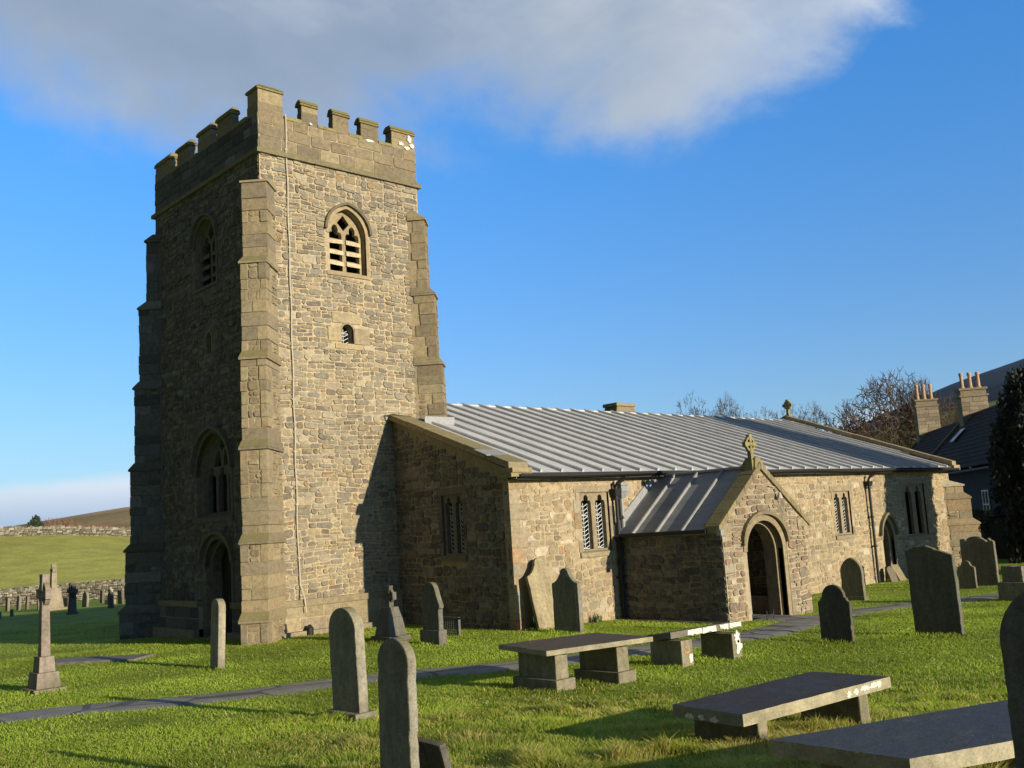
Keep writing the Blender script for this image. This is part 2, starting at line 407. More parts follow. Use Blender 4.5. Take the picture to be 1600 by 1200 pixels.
def fill(loops3):
    """triangulated face between an outer loop and its holes"""
    bm = bmesh.new(); es = []
    for lp in loops3:
        vs = [bm.verts.new(p) for p in lp]
        for i in range(len(vs)): es.append(bm.edges.new((vs[i], vs[(i+1) % len(vs)])))
    bmesh.ops.triangle_fill(bm, use_beauty=True, use_dissolve=False, edges=es)
    bm.verts.index_update()
    v = [q.co.copy() for q in bm.verts]; f = [[q.index for q in fc.verts] for fc in bm.faces]; bm.free()
    return v, f
def wall_sheet(mb, fr, outer, holes, depth=.35, c=(.33, .28, .19), n=0, rc=None):
    v, f = fill([[fr.p(*q, n) for q in outer]]+[[fr.p(*q, n) for q in h] for h in holes]); mb.add(v, f, c)
    for h in holes:
        k = len(h); a = [fr.p(*q, n) for q in h]; b = [fr.p(*q, n-depth) for q in h]
        mb.add(a+b, [(i, (i+1) % k, k+(i+1) % k, k+i) for i in range(k)], rc or c)
def plate(mb, fr, outer, holes, n0, n1, c):
    """flat pierced plate with thickness, between n0 (back) and n1 (front)"""
    for n in (n0, n1):
        v, f = fill([[fr.p(*q, n) for q in outer]]+[[fr.p(*q, n) for q in h] for h in holes]); mb.add(v, f, c)
    for h in [outer]+list(holes):
        k = len(h); a = [fr.p(*q, n0) for q in h]; b = [fr.p(*q, n1) for q in h]
        mb.add(a+b, [(i, (i+1) % k, k+(i+1) % k, k+i) for i in range(k)], c)
def hood(mb, fr, loop, w, n0, n1, c, skip=2):
    """moulding that follows the head of an opening (loop without its sill), w wide outwards"""
    pts = loop[skip-0:] if skip else loop
    um = sum(p[0] for p in pts)/len(pts); out = []
    for i, p in enumerate(pts):
        a = pts[max(i-1, 0)]; b = pts[min(i+1, len(pts)-1)]; d = Vector((b[0]-a[0], b[1]-a[1])).normalized()
        nn = Vector((d.y, -d.x)); out.append((p[0]+nn.x*w, p[1]+nn.y*w))
    k = len(pts)
    for i in range(k-1):
        q = [pts[i], out[i], out[i+1], pts[i+1]]
        mb.add([fr.p(*z, n0) for z in q]+[fr.p(*z, n1) for z in q], [(4,5,6,7),(0,1,5,4),(1,2,6,5),(2,3,7,6),(3,0,4,7)], c)

# ---- stonework: each block a low pillow of its own colour
PAL_T = [((.238,.204,.148),5),((.208,.186,.145),6),((.190,.175,.143),5),((.258,.215,.148),3),((.188,.152,.108),3),((.30,.265,.20),2.5),((.24,.16,.085),.5),((.135,.120,.098),4), ((.165,.148,.122),4)]
PAL_N = [((.288,.236,.158),5),((.245,.208,.150),5),((.32,.26,.18),4),((.27,.208,.13),4),((.40,.35,.27),1.6),((.30,.19,.11),.5),((.20,.165,.12),2),((.285,.222,.145),3)]
PAL_A = [((.270,.222,.142),5),((.245,.200,.130),4),((.222,.185,.128),3),((.285,.230,.142),3)]
PAL_P = [((.205,.168,.110),5),((.178,.148,.102),4),((.24,.198,.125),3)]
PAL_SHADE = [((.105,.102,.096),5),((.088,.087,.084),5),((.066,.065,.063),3),((.145,.142,.132),2)]  # for faces away from the sun: their shade is put into the colour
def pick(rng, pal, var=.16):
    t = sum(w for _, w in pal); r = rng.random()*t
    for c, w in pal:
        r -= w
        if r <= 0: break
    k = 1+rng.uniform(-var, var); h = rng.uniform(-.03, .03)
    return (c[0]*k*(1+h), c[1]*k, c[2]*k*(1-h))
def pillow(mb, fr, poly, proud, inset, c, back=-.006):
    n = len(poly); cu = sum(p[0] for p in poly)/n; cv = sum(p[1] for p in poly)/n
    a = [fr.p(u, v, back) for u, v in poly]
    b = []
    for u, v in poly:
        du, dv = u-cu, v-cv; l = math.hypot(du, dv) or 1; k = max(0, 1-inset/l)
        b.append(fr.p(cu+du*k, cv+dv*k, proud))
    mb.add(a+b, [(i, (i+1) % n, n+(i+1) % n, n+i) for i in range(n)]+[tuple(range(n, 2*n))], c)
def courses(mb, fr, v0, v1, ext, blocked, rng, pal, ch=(.08, .20), ln=(.13, .44), gap=.018, proud=(.003, .036), wob=.024, jit=.014, split=.15, rnd=.40, inset=.012, panel=True):
    """lay stones; rubble comes in small panels whose courses do not run through"""
    def lay(pa, pb, v, h):
        ua, ub = ext(v, v+h); iv = [(max(ua, pa), min(ub, pb))]
        for (x0, x1) in blocked(v, v+h):
            nx = []
            for a, b in iv:
                if x1 <= a or x0 >= b: nx.append((a, b)); continue
                if x0 > a: nx.append((a, x0))
                if x1 < b: nx.append((x1, b))
            iv = nx
        for a, b in iv:
            u = a
            while u < b-.04:
                l = rng.uniform(*ln)*(.75+.5*h/ch[1])
                if b-(u+l) < ln[0]*.8: l = b-u
                parts = [(v, v+h)]
                if h > .14 and rng.random() < split and l > .2:
                    m = v+h*rng.uniform(.4, .6); parts = [(v, m), (m, v+h)]
                for (p, q) in parts:
                    g = gap*rng.uniform(.5, 1.5)/2
                    x0, x1, y0, y1 = u+g, u+l-g, p+g, q-g
                    if x1-x0 < .03 or y1-y0 < .02: continue
                    k = min(x1-x0, y1-y0)*rnd; tl = rng.uniform(-.05, .05) if panel else 0; xc = (x0+x1)/2
                    pl = []
                    for (cx, cy, sx, sy) in ((x0, y0, 1, 1), (x1, y0, -1, 1), (x1, y1, -1, -1), (x0, y1, 1, -1)):
                        k1, k2 = k*rng.uniform(.2, 1.2), k*rng.uniform(.2, 1.2)
                        two = [(cx, cy+sy*k2), (cx+sx*k1, cy)]
                        if sx*sy < 0: two = two[::-1]
                        pl += two
                    out = []
                    for (x, y) in pl:
                        w = wob*(math.sin(x*1.7+y*.9)+.6*math.sin(x*4.3+y*2.1+1))+tl*(x-xc)
                        out.append((min(max(x+rng.uniform(-jit, jit), a+.002), b-.002), y+w+rng.uniform(-jit, jit)))
                    pillow(mb, fr, out, rng.uniform(*proud), min(inset, .3*min(x1-x0, y1-y0)), pick(rng, pal))
                u += l
    v = v0
    while v < v1-.02:
        if not panel:
            h = rng.uniform(*ch)
            if v1-(v+h) < ch[0]*.7: h = v1-v
            lay(-1e9, 1e9, v, h); v += h; continue
        H = rng.uniform(1.6, 3.0)*ch[1]
        if v1-(v+H) < ch[1]: H = v1-v
        ua, ub = ext(v, v+H*.5); ua2, ub2 = ext(v, v+.01); ua, ub = min(ua, ua2), max(ub, ub2); u = ua
        while u < ub-.01:
            pw = rng.uniform(1.2, 3.4)*ln[1]
            if ub-(u+pw) < ln[1]*.8: pw = ub-u
            hs = []; t = 0
            while t < H-.01: k = rng.uniform(*ch)*(1 if rng.random() > .12 else 1.5); hs.append(k); t += k
            q = v; sc = H/t
            for k in hs: lay(u, u+pw, q, k*sc); q += k*sc
            u += pw
        v += H
ASH = dict(ch=(.22, .34), ln=(.35, .85), gap=.014, proud=(.004, .012), wob=.004, jit=.004, split=0, rnd=.08, inset=.008, panel=False)
def block_of(loops):
    """blocked() built from opening outlines"""
    def fn(a, b):
        out = []
        for lp in loops:
            us = []
            for m in (a+.01, b-.01, (a+b)/2):
                k = len(lp)
                for i in range(k):
                    (x0, y0), (x1, y1) = lp[i], lp[(i+1) % k]
                    if (y0-m)*(y1-m) < 0: us.append(x0+(x1-x0)*(m-y0)/(y1-y0))
            if us: out.append((min(us), max(us)))
        return out
    return fn
none = lambda a, b: []
# ------------------------------------------------------------------ the church
rng = random.Random(7)
church = empty('church', (12.36, 22.5, 0))
tag(church, 'old rubble stone parish church with battlemented tower, lead nave roof and gabled south porch', 'church')
TX0, TX1, TY0, TY1, ZS, ZSILL, ZTOP = 12.36, 17.55, 22.5, 29.1, 12.52, 13.70, 14.30
MORT = (.385, .312, .198); SHADE_MORT = (.118, .113, .102)  # second mortar darkened to carry the shade of the west side
FS = Frame((0, TY0, 0), (1, 0, 0))          # tower south face, u = x
FW = Frame((TX0, 0, 0), (0, -1, 0))         # tower west face, u = -y
FN = Frame((0, TY1, 0), (-1, 0, 0)); FE = Frame((TX1, 0, 0), (0, 1, 0))
bel_s = arch(14.43, 15.62, 9.56, 10.65, 11.42); slit_s = arch(14.72, 15.10, 7.58, 7.92, 8.12, 5)
bel_w = arch(-26.42, -25.05, 9.60, 10.80, 11.55); slit_w = arch(-25.72, -25.40, 7.65, 8.05, 8.25, 5)
win_w = arch(-26.50, -24.45, 3.12, 4.25, 5.40); door_w = arch(-26.02, -24.50, -.1, 1.75, 2.50)
def grow(lp, d, cv):
    """a larger copy of an opening outline"""
    us = [p[0] for p in lp]; vs = [p[1] for p in lp]; um = (min(us)+max(us))/2; v0 = min(vs)
    h = (max(us)-min(us))/2
    return [(um+(p[0]-um)*(h+d)/h, p[1]+(d if p[1] > v0+.01 else -cv)*(1 if p[1] > v0+.01 else 1)) for p in lp]
mb = MB()
wall_sheet(mb, FS, [(TX0, -.6), (TX1, -.6), (TX1, ZS), (TX0, ZS)], [bel_s, slit_s], .55, MORT, rc=(.24, .20, .13))
wall_sheet(mb, FW, [(-TY1, -.6), (-TY0, -.6), (-TY0, ZS), (-TY1, ZS)], [bel_w, slit_w, win_w, door_w], .55, SHADE_MORT, rc=(.2, .17, .12))
for fr, a, b in ((FN, -TX1, -TX0), (FE, TY0, TY1)):
    mb.add([fr.p(a, -.6), fr.p(b, -.6), fr.p(b, ZS), fr.p(a, ZS)], [(0, 1, 2, 3)], MORT)
mb.add([(TX0, TY0, ZS), (TX1, TY0, ZS), (TX1, TY1, ZS), (TX0, TY1, ZS)], [(0, 1, 2, 3)], MORT)
bs = block_of([grow(bel_s, .13, .10), grow(slit_s, .30, .12)])
bw = block_of([grow(bel_w, .15, .12), grow(slit_w, .18, .1), grow(win_w, .18, .15), grow(door_w, .22, 0)])
courses(mb, FS, .86, ZS, lambda a, b: (TX0+.02, TX1-.02), bs, rng, PAL_T)
courses(mb, FW, .86, ZS, lambda a, b: (-TY1+.02, -TY0-.02), bw, rng, PAL_SHADE, ch=(.10, .22), ln=(.18, .55))
courses(mb, FN, 8, ZS, lambda a, b: (-TX1, -TX0), none, rng, PAL_SHADE)
courses(mb, FE, 5, ZS, lambda a, b: (TY0, TY1), none, rng, PAL_T)
# big blocks round the small south light
for (a, b, c, d) in ((14.28, 14.70, 7.62, 8.02), (15.12, 15.62, 7.58, 8.02), (14.50, 15.40, 7.42, 7.56), (14.42, 15.34, 8.14, 8.42)):
    mb.box(a, b, TY0-.03, TY0+.05, c, d, pick(rng, PAL_A))
tower = mb.build('tower_wall', 'rubble', church)
# plinth
mb = MB(); PL = .12
def slab_ring(mb, z0, z1, out0, out1, c):
    lo = [(TX0-out0, TY0-out0, z0), (TX1+out0, TY0-out0, z0), (TX1+out0, TY1+out0, z0), (TX0-out0, TY1+out0, z0)]
    hi = [(TX0-out1, TY0-out1, z1), (TX1+out1, TY0-out1, z1), (TX1+out1, TY1+out1, z1), (TX0-out1, TY1+out1, z1)]
    mb.hexa(lo, hi, c)
def door_gap(mb, z0, z1, out, c):
    """the west side of the plinth leaves the doorway free"""
    mb.box(TX0-out, TX0+.05, 26.22, TY1+out, z0, z1, c); mb.box(TX0-out, TX0+.05, TY0-out, 24.30, z0, z1, c)
    mb.box(TX0+.05, TX1+out, TY0-out, TY0+.05, z0, z1, c); mb.box(TX0+.05, TX1+out, TY1-.05, TY1+out, z0, z1, c)
mb.box(TX1-.1, TX1+.05, TY0-.04, TY1+.04, -.6, .84, MORT); door_gap(mb, -.6, .70, PL, MORT); door_gap(mb, .70, .86, PL+.05, (.235, .195, .125)); door_gap(mb, -.6, .10, PL+.16, (.26, .22, .15))
courses(mb, Frame((0, TY0-PL, 0), (1, 0, 0)), .10, .70, lambda a, b: (TX0, TX1), none, rng, PAL_A, **{**ASH, 'ch': (.28, .32)})
fw_ = Frame((TX0-PL, 0, 0), (0, -1, 0))
courses(mb, fw_, .10, .70, lambda a, b: (-TY1, -TY0), lambda a, b: [(-26.22, -24.30)], rng, PAL_SHADE, **{**ASH, 'ch': (.28, .32)})
mb.build('plinth', 'ashlar', church)
# diagonal stepped buttresses
def buttress(corner, d, stages, hw, base=-.6, pal=PAL_A, name='buttress'):
    """diagonal buttress of stacked blocks, alternate courses patched with rubble; stages: (z_top, projection) upward"""
    d = Vector((d[0], d[1], 0)).normalized(); s = Vector((-d.y, d.x, 0)); c0 = Vector((corner[0], corner[1], 0)); mb = MB()
    def blk(a0, a1, b0, b1, z0, z1, c, ta0=None):
        q = [c0+d*a0+s*b0, c0+d*a1+s*b0, c0+d*a1+s*b1, c0+d*a0+s*b1]; e = lambda: rng.uniform(-.006, .006)
        mb.hexa([(v.x+e(), v.y+e(), z0) for v in q], [(v.x+e(), v.y+e(), z1) for v in q], c)
    z = base; k = 0
    for i, (zt, p) in enumerate(stages):
        nxt = stages[i+1][1] if i+1 < len(stages) else -.05
        zz = zt-.20
        mm = tuple(x*.78 for x in (.385, .31, .195)) if pal is not PAL_SHADE else (.10, .095, .085)  # shaded buttress has a core with the shade in its colour
        blk(-.30, p-.022, -hw+.02, hw-.02, z, zz, mm)
        v = z
        while v < zz-.02:
            h = rng.uniform(.24, .36)
            if zz-(v+h) < .16: h = zz-v
            j = lambda: rng.uniform(-.012, .012)
            if rng.random() < (.62 if k % 2 == 0 else .34):
                if rng.random() < .7: blk(-.2, p+j(), -hw+j(), hw+j(), v+.006, v+h-.006, pick(rng, pal, .10))
                else:
                    m = rng.uniform(-.3, .3)*hw; blk(-.2, p+j(), -hw+j(), m-.006, v+.006, v+h-.006, pick(rng, pal, .10)); blk(-.2, p+j(), m+.006, hw+j(), v+.006, v+h-.006, pick(rng, pal, .10))
            else:
                w = rng.uniform(.42, .62)*hw; w2 = rng.uniform(.42, .62)*hw
                blk(p-rng.uniform(.25, .5), p+j(), -hw+j(), -hw+w, v+.006, v+h-.006, pick(rng, pal, .10)); blk(p-rng.uniform(.25, .5), p+j(), hw-w2, hw+j(), v+.006, v+h-.006, pick(rng, pal, .10))
                ff = Frame(c0+d*(p-.022), -s if (-s).cross(Vector((0, 0, 1))).dot(d) > 0 else s); sg = 1 if ff.U.dot(s) > 0 else -1
                e0, e1 = (-hw+w+.01, hw-w2-.01) if sg > 0 else (-hw+w2+.01, hw-w-.01)
                if e1-e0 > .08: courses(mb, ff, v, v+h, lambda a, b: (e0, e1), none, rng, pal, ch=(.09, .30), ln=(.10, .32), gap=.018, jit=.012, wob=0, panel=False)
                for sg in (1, -1):
                    n = s*sg; U = d if d.cross(Vector((0, 0, 1))).dot(n) > 0 else -d; fr = Frame(c0+n*(hw-.02), U); e0, e1 = (-.2, p-.52) if U == d else (-(p-.52), .2)
                    if e1-e0 > .1: courses(mb, fr, v, v+h, lambda a, b: (e0, e1), none, rng, pal, ch=(.10, .18), ln=(.12, .3), gap=.02, jit=.01, wob=0, panel=False)
            v += h; k += 1
        # sloped weathering with a dripping lip
        e = .04; cc = pick(rng, pal)
        lo = [c0-d*.3-s*(hw+e), c0+d*(p+e)-s*(hw+e), c0+d*(p+e)+s*(hw+e), c0-d*.3+s*(hw+e)]
        hi = [c0-d*.3-s*(hw+.005), c0+d*(nxt+.012)-s*(hw+.005), c0+d*(nxt+.012)+s*(hw+.005), c0-d*.3+s*(hw+.005)]
        mb.hexa([(a.x, a.y, zz) for a in lo], [(a.x, a.y, zz+.06) for a in lo], cc)
        mb.hexa([(a.x, a.y, zz+.06) for a in lo], [(a.x, a.y, zt+.05) for a in hi], cc)
        z = zt
    return mb.build(name, 'ashlar', church, bevel=.012)
buttress((TX0, TY0), (-1, -1), [(.70, 1.36), (2.52, 1.22), (4.78, 1.07), (7.02, .93), (9.50, .77), (11.70, .52)], .33)
buttress((TX0, TY1), (-1, 1), [(.70, 1.06), (2.48, .88), (4.85, .72), (7.30, .58), (9.75, .42), (11.85, .18)], .33, pal=PAL_SHADE)
buttress((TX1, TY0), (1, -1), [(7.30, .52), (9.35, .40), (11.62, .22)], .33, base=5.0, pal=PAL_P)
buttress((TX1, TY1), (1, 1), [(7.30, .8), (9.8, .6), (11.8, .4)], .39, base=4)
# string course and battlements
mb = MB()
O = .06
mb.box(TX0-.10, TX1+.10, TY0-.10, TY1+.10, ZS-.02, ZS+.09, (.17, .145, .09)); slab_ring(mb, ZS+.09, ZS+.17, .10, .01, (.20, .17, .10))
mb.build('string_course', 'coping_stone', church)
mb = MB(); PT = .24
mb.box(TX0, TX1, TY0, TY0+PT, ZS+.12, ZSILL-.08, (.36, .295, .185)); mb.box(TX0, TX1, TY1-PT, TY1, ZS+.12, ZSILL-.08, SHADE_MORT)
mb.box(TX0, TX0+PT, TY0+PT, TY1-PT, ZS+.12, ZSILL-.08, SHADE_MORT); mb.box(TX1-PT, TX1, TY0+PT, TY1-PT, ZS+.12, ZSILL-.08, SHADE_MORT)
PA = dict(ASH); PA.update(ch=(.20, .36), ln=(.35, .75), gap=.018, proud=(.010, .026), jit=.008, wob=.010, rnd=.14)
courses(mb, FS, ZS+.13, ZSILL-.07, lambda a, b: (TX0, TX1), none, rng, PAL_P, **PA)
courses(mb, FW, ZS+.13, ZSILL-.07, lambda a, b: (-TY1, -TY0), none, rng, PAL_SHADE, **PA)
courses(mb, FE, ZS+.13, ZSILL-.07, lambda a, b: (TY0, TY1), none, rng, PAL_P, **PA)
parapet = mb.build('parapet', 'parapet_stone', church)
for i, (a, b) in enumerate(((13.14, 13.68), (14.18, 14.70), (15.20, 15.64), (16.22, 16.72))):
    mb = MB(); mb.box(a-.0, b+.0, TY0-.035, TY0+PT+.03, ZSILL-.10, ZSILL+rng.uniform(-.01, .02), (.22, .19, .09)); mb.build('embrasure_sill', 'mossy_stone', parapet, bevel=.02)
for (a, b) in ((23.12, 23.98), (24.88, 25.25), (26.11, 26.65), (27.50, 28.0)):
    mb = MB(); mb.box(TX0-.035, TX0+PT+.03, a, b, ZSILL-.10, ZSILL+rng.uniform(-.02, .02), (.20, .17, .09)); mb.build('embrasure_sill', 'mossy_stone', parapet, bevel=.02)
for (a, b) in ((12.9, 13.9), (14.4, 15.1), (15.6, 16.6)): pass
def merlon(x0, x1, y0, y1, up=0):
    mb = MB(); z0 = ZSILL-.12; zt = ZTOP+up+rng.uniform(-.04, .03)
    L = rng.uniform(-.02, .02)
    mid = z0+.36+rng.uniform(-.03, .03)
    mb.box(x0, x1, y0, y1, z0, mid, pick(rng, PAL_P)); 
    mb.box(x0+.015, x1-.01, y0+.01, y1-.01, mid, zt-.16, pick(rng, PAL_P))
    c = pick(rng, [((.21, .17, .075), 1), ((.17, .145, .085), 1), ((.19, .165, .08), 1)])
    e = .05
    e = .03
    mb.box(x0-e+L, x1+e+L, y0-e, y1+e, zt-.16, zt-.10, c)
    ix = iy = .085
    if y1-y0 > x1-x0: iy = .012
    else: ix = .012
    if y1-y0 > .5 and x1-x0 > .5: ix = iy = .15
    mb.hexa([(x0-e+L, y0-e, zt-.09), (x1+e+L, y0-e, zt-.09), (x1+e+L, y1+e, zt-.09), (x0-e+L, y1+e, zt-.09)],
            [(x0-e+ix, y0-e+iy, zt+.03), (x1+e-ix, y0-e+iy, zt+.03), (x1+e-ix, y1+e-iy, zt+.03), (x0-e+ix, y1+e-iy, zt+.03)], c)
    return mb.build('merlon', 'mossy_stone', parapet, bevel=.018)
for (a, b) in ((13.68, 14.20), (14.68, 15.22), (15.62, 16.24)): merlon(a, b, TY0, TY0+PT)
merlon(TX0, 13.12, TY0, TY0+.60, up=.14); merlon(16.70, TX1, TY0, TY0+PT+.1)
for (a, b) in ((23.98, 24.88), (25.25, 26.11), (26.65, 27.50)): merlon(TX0, TX0+PT, a, b)
merlon(TX0, TX0+PT+.1, 28.0, TY1)
for (a, b) in ((13.7, 14.4), (14.9, 15.6), (16.1, 17.0)): merlon(a, b, TY1-PT, TY1)
for (a, b) in ((23.6, 24.4), (25.2, 26.0), (26.8, 27.6)): merlon(TX1-PT, TX1, a, b)
# lightning conductor
LICHENED = parapet
mb = MB(); pts = []
for i in range(40):
    z = 13.75-13.2*i/39; off = .035 if z < ZS else (.09 if z < ZS+.2 else .03)
    if z < .95: off = .20
    pts.append((13.15+.012*math.sin(i*1.3)+(.0 if z > 2 else .10*(2-z)/2), TY0-off-.02, z))
mb.tube(pts, .020, 6)
for i in range(3, 38, 4): p = pts[i]; mb.box(p[0]-.045, p[0]+.045, p[1]-.01, p[1]+.03, p[2]-.012, p[2]+.012)
cdr = mb.build('lightning_conductor', 'conductor', church)
mb = MB(); mb.tube([(13.28, TY0-.30, -.1), (13.28, TY0-.30, .16), (13.27, TY0-.27, .24)], [.09, .085, .04], 8); mb.build('earth_pit', 'black_iron', cdr)

# ---- windows
def lattice(fr, u0, u1, v0, v1, n, cols=2, parent=None, tip=.0):
    mb = MB(); w = (u1-u0)/cols; t = .0065; k = max(2, int(round((v1-v0)/.105))); st = (v1-v0)/k
    def bar(a, b):
        d = Vector((b[0]-a[0], b[1]-a[1])).normalized()*t; m = (-d.y, d.x)
        q = [(a[0]+m[0], a[1]+m[1]), (a[0]-m[0], a[1]-m[1]), (b[0]-m[0], b[1]-m[1]), (b[0]+m[0], b[1]+m[1])]
        mb.add([fr.p(*z, n) for z in q]+[fr.p(*z, n+.012) for z in q], [(3,2,1,0),(4,5,6,7),(0,1,5,4),(1,2,6,5),(2,3,7,6),(3,0,4,7)])
    for c in range(cols+1):
        bar((u0+c*w, v0), (u0+c*w, v1-(tip if c in (0, cols) else 0)))
    for c in range(cols):
        sg = 1 if c % 2 == 0 else -1
        for i in range(k):
            y = v0+i*st; a, b = (y, y+st*.8) if sg > 0 else (y+st*.8, y)
            bar((u0+c*w, b), (u0+(c+1)*w, a))
    for y in (v0, v0+(v1-v0)*.72): bar((u0, y), (u1, y))
    return mb.build('lattice', 'lattice', parent)
def two_light(fr, u0, u1, v0, v1, name='window', depth=.32, head=.34, col=(.25, .205, .135), lat=True, mull=.16, jamb=.10, pal=PAL_N):
    """square-headed window of two narrow trefoil lights"""
    um = (u0+u1)/2; mb = MB()
    L = [trefoil_light(u0+jamb, um-mull/2, v0+.06, v1-head-.02, v1-.06), trefoil_light(um+mull/2, u1-jamb, v0+.06, v1-head-.02, v1-.06)]
    # sunk spandrels above the heads
    plate(mb, fr, [(u0, v0), (u1, v0), (u1, v1), (u0, v1)], L, -.16, -.045, col)
    mb.hexa([fr.p(u0-.10, v0-.13, -.05), fr.p(u1+.10, v0-.13, -.05), fr.p(u1+.10, v0-.13, .05), fr.p(u0-.10, v0-.13, .05)][::1],
            [fr.p(u0-.10, v0+.03, -.05), fr.p(u1+.10, v0+.03, -.05), fr.p(u1+.10, v0-.02, .05), fr.p(u0-.10, v0-.02, .05)], (.27, .23, .16) if pal is PAL_N else col)
    for a, b in ((u0-.13, u0), (u1, u1+.13)):
        v = v0
        while v < v1-.05:
            h = min(rng.uniform(.26, .42), v1-v); e = rng.choice((0, .10))
            x0, x1 = (a-e, b) if a < um else (a, b+e)
            q = [fr.p(x0, v+.004, -.1), fr.p(x1, v+.004, -.1), fr.p(x1, v+h-.004, -.1), fr.p(x0, v+h-.004, -.1)]
            mb.prism(q, fr.N*.116, pick(rng, pal)); v += h
    q = [fr.p(u0-.20, v1+.003, -.1), fr.p(u1+.20, v1+.003, -.1), fr.p(u1+.20, v1+.17, -.1), fr.p(u0-.20, v1+.17, -.1)]
    mb.prism(q, fr.N*.12, (.27, .22, .15) if pal is PAL_N else col)
    w = mb.build(name, 'ashlar', church)
    g = MB()
    g.add([fr.p(u0, v0, -depth+.08), fr.p(u1, v0, -depth+.08), fr.p(u1, v1, -depth+.08), fr.p(u0, v1, -depth+.08)], [(0, 1, 2, 3)])
    g.build('pane', 'glass', w)
    if lat:
        for (a, b) in ((u0+jamb, um-mull/2), (um+mull/2, u1-jamb)):
            lattice(fr, a+.012, b-.012, v0+.08, v1-head+.08, -.175, 2, w)
    return w
def belfry(fr, lp, u0, u1, v0, vs, va, col, name='belfry_window'):
    um = (u0+u1)/2; mb = MB(); h = um-u0
    Ls = [trefoil_light(u0+.09, um-.06, v0+.10, vs-.12, vs+.34), trefoil_light(um+.06, u1-.09, v0+.10, vs-.12, vs+.34)]
    top = [(um, vs+.18), (um+.20, vs+.40), (um, va-.13), (um-.20, vs+.40)]
    inner = [(um+(p[0]-um)*.99, p[1]) for p in lp]
    plate(mb, fr, inner, Ls+[top], -.34, -.20, col)
    # splayed order and hood mould
    hood(mb, fr, grow(lp, .0, 0), .10, -.05, .025, col, 1); hood(mb, fr, [p for p in grow(lp, .10, 0) if p[1] >= vs-.12], .075, -.03, .11, (.13, .11, .075), 0)
    w = mb.build(name, 'ashlar', church)
    sm = MB(); q = [fr.p(u0-.12, v0-.10, -.3), fr.p(u1+.12, v0-.10, -.3), fr.p(u1+.12, v0+.0, -.3), fr.p(u0-.12, v0+.0, -.3)]
    sm.prism(q, fr.N*.34, col); sm.build('sill', 'ashlar', w)
    for (a, b) in ((u0+.07, um-.05), (um+.05, u1-.07)):
        for i in range(3):
            z = v0+.30+i*.31; m = MB()
            j = rng.uniform(-.015, .015)
            lo = [fr.p(a, z-.05+j, -.15), fr.p(b, z-.05-j, -.15), fr.p(b, z+.16, -.52), fr.p(a, z+.16, -.52)]
            hi = [Vector(p)+Vector((0, 0, .115 if q < 2 else .06)) for q, p in enumerate(lo)]
            m.add(lo+hi, [(0,3,2,1),(4,5,6,7),(0,1,5,4),(1,2,6,5),(2,3,7,6),(3,0,4,7)], col); m.build('louvre', 'louvre_stone' if fr is FS else 'ashlar', w)  # west louvres take a darker colour that stands for their shade
    m = MB(); m.add([fr.p(u0, v0, -.54), fr.p(u1, v0, -.54), fr.p(u1, va, -.54), fr.p(u0, va, -.54)], [(0, 1, 2, 3)]); m.build('dark_opening', 'void', w)
    return w
belfry(FS, bel_s, 14.43, 15.62, 9.56, 10.65, 11.42, (.31, .245, .15))
belfry(FW, bel_w, -26.42, -25.05, 9.60, 10.80, 11.55, (.12, .112, .098))  # west dressings darkened, shade put into the stone colour
def slit(fr, lp, lat):
    us = [p[0] for p in lp]; vs = [p[1] for p in lp]; mb = MB()
    hood(mb, fr, lp, .05, -.05, .02, (.25, .21, .14), 1)
    w = mb.build('slit_window', 'ashlar', church)
    m = MB(); m.add([fr.p(min(us), min(vs), -.30), fr.p(max(us), min(vs), -.30), fr.p(max(us), max(vs), -.30), fr.p(min(us), max(vs), -.30)], [(0, 1, 2, 3)]); m.build('pane', 'glass', w)
    if lat: lattice(fr, min(us)+.02, max(us)-.02, min(vs)+.01, max(vs)-.10, -.24, 2, w)
slit(FS, slit_s, True); slit(FW, slit_w, False)
# west window: three lights under a pointed arch
mb = MB(); col = (.13, .12, .105)  # window stone darkened to carry the west side's shade
L3 = [trefoil_light(-26.36+i*.63, -26.36+i*.63+.49, 3.24, 4.02, 4.48) for i in range(3)]
tr = [[(-26.02, 4.50), (-25.56, 4.50), (-25.62, 4.95), (-25.86, 4.80)], [(-25.40, 4.50), (-24.94, 4.50), (-25.10, 4.80), (-25.34, 4.95)], [(-25.48, 4.92), (-25.30, 5.06), (-25.48, 5.28), (-25.66, 5.06)]]
plate(mb, FW, [(-25.475+(p[0]+25.475)*.995, p[1]) for p in win_w], L3+tr, -.42, -.28, col)
hood(mb, FW, win_w, .12, -.12, .02, col, 1); hood(mb, FW, [p for p in grow(win_w, .12, 0) if p[1] >= 4.1], .09, -.03, .13, (.15, .13, .10), 0)
mb.hexa([FW.p(-26.65, 2.98, -.3), FW.p(-24.30, 2.98, -.3), FW.p(-24.30, 2.98, .06), FW.p(-26.65, 2.98, .06)], [FW.p(-26.65, 3.22, -.3), FW.p(-24.30, 3.22, -.3), FW.p(-24.30, 3.08, .06), FW.p(-26.65, 3.08, .06)], col)
w = mb.build('west_window', 'ashlar', church)
m = MB(); m.add([FW.p(-26.5, 3.12, -.5), FW.p(-24.45, 3.12, -.5), FW.p(-24.45, 5.4, -.5), FW.p(-26.5, 5.4, -.5)], [(0, 1, 2, 3)]); m.build('pane', 'glass', w)
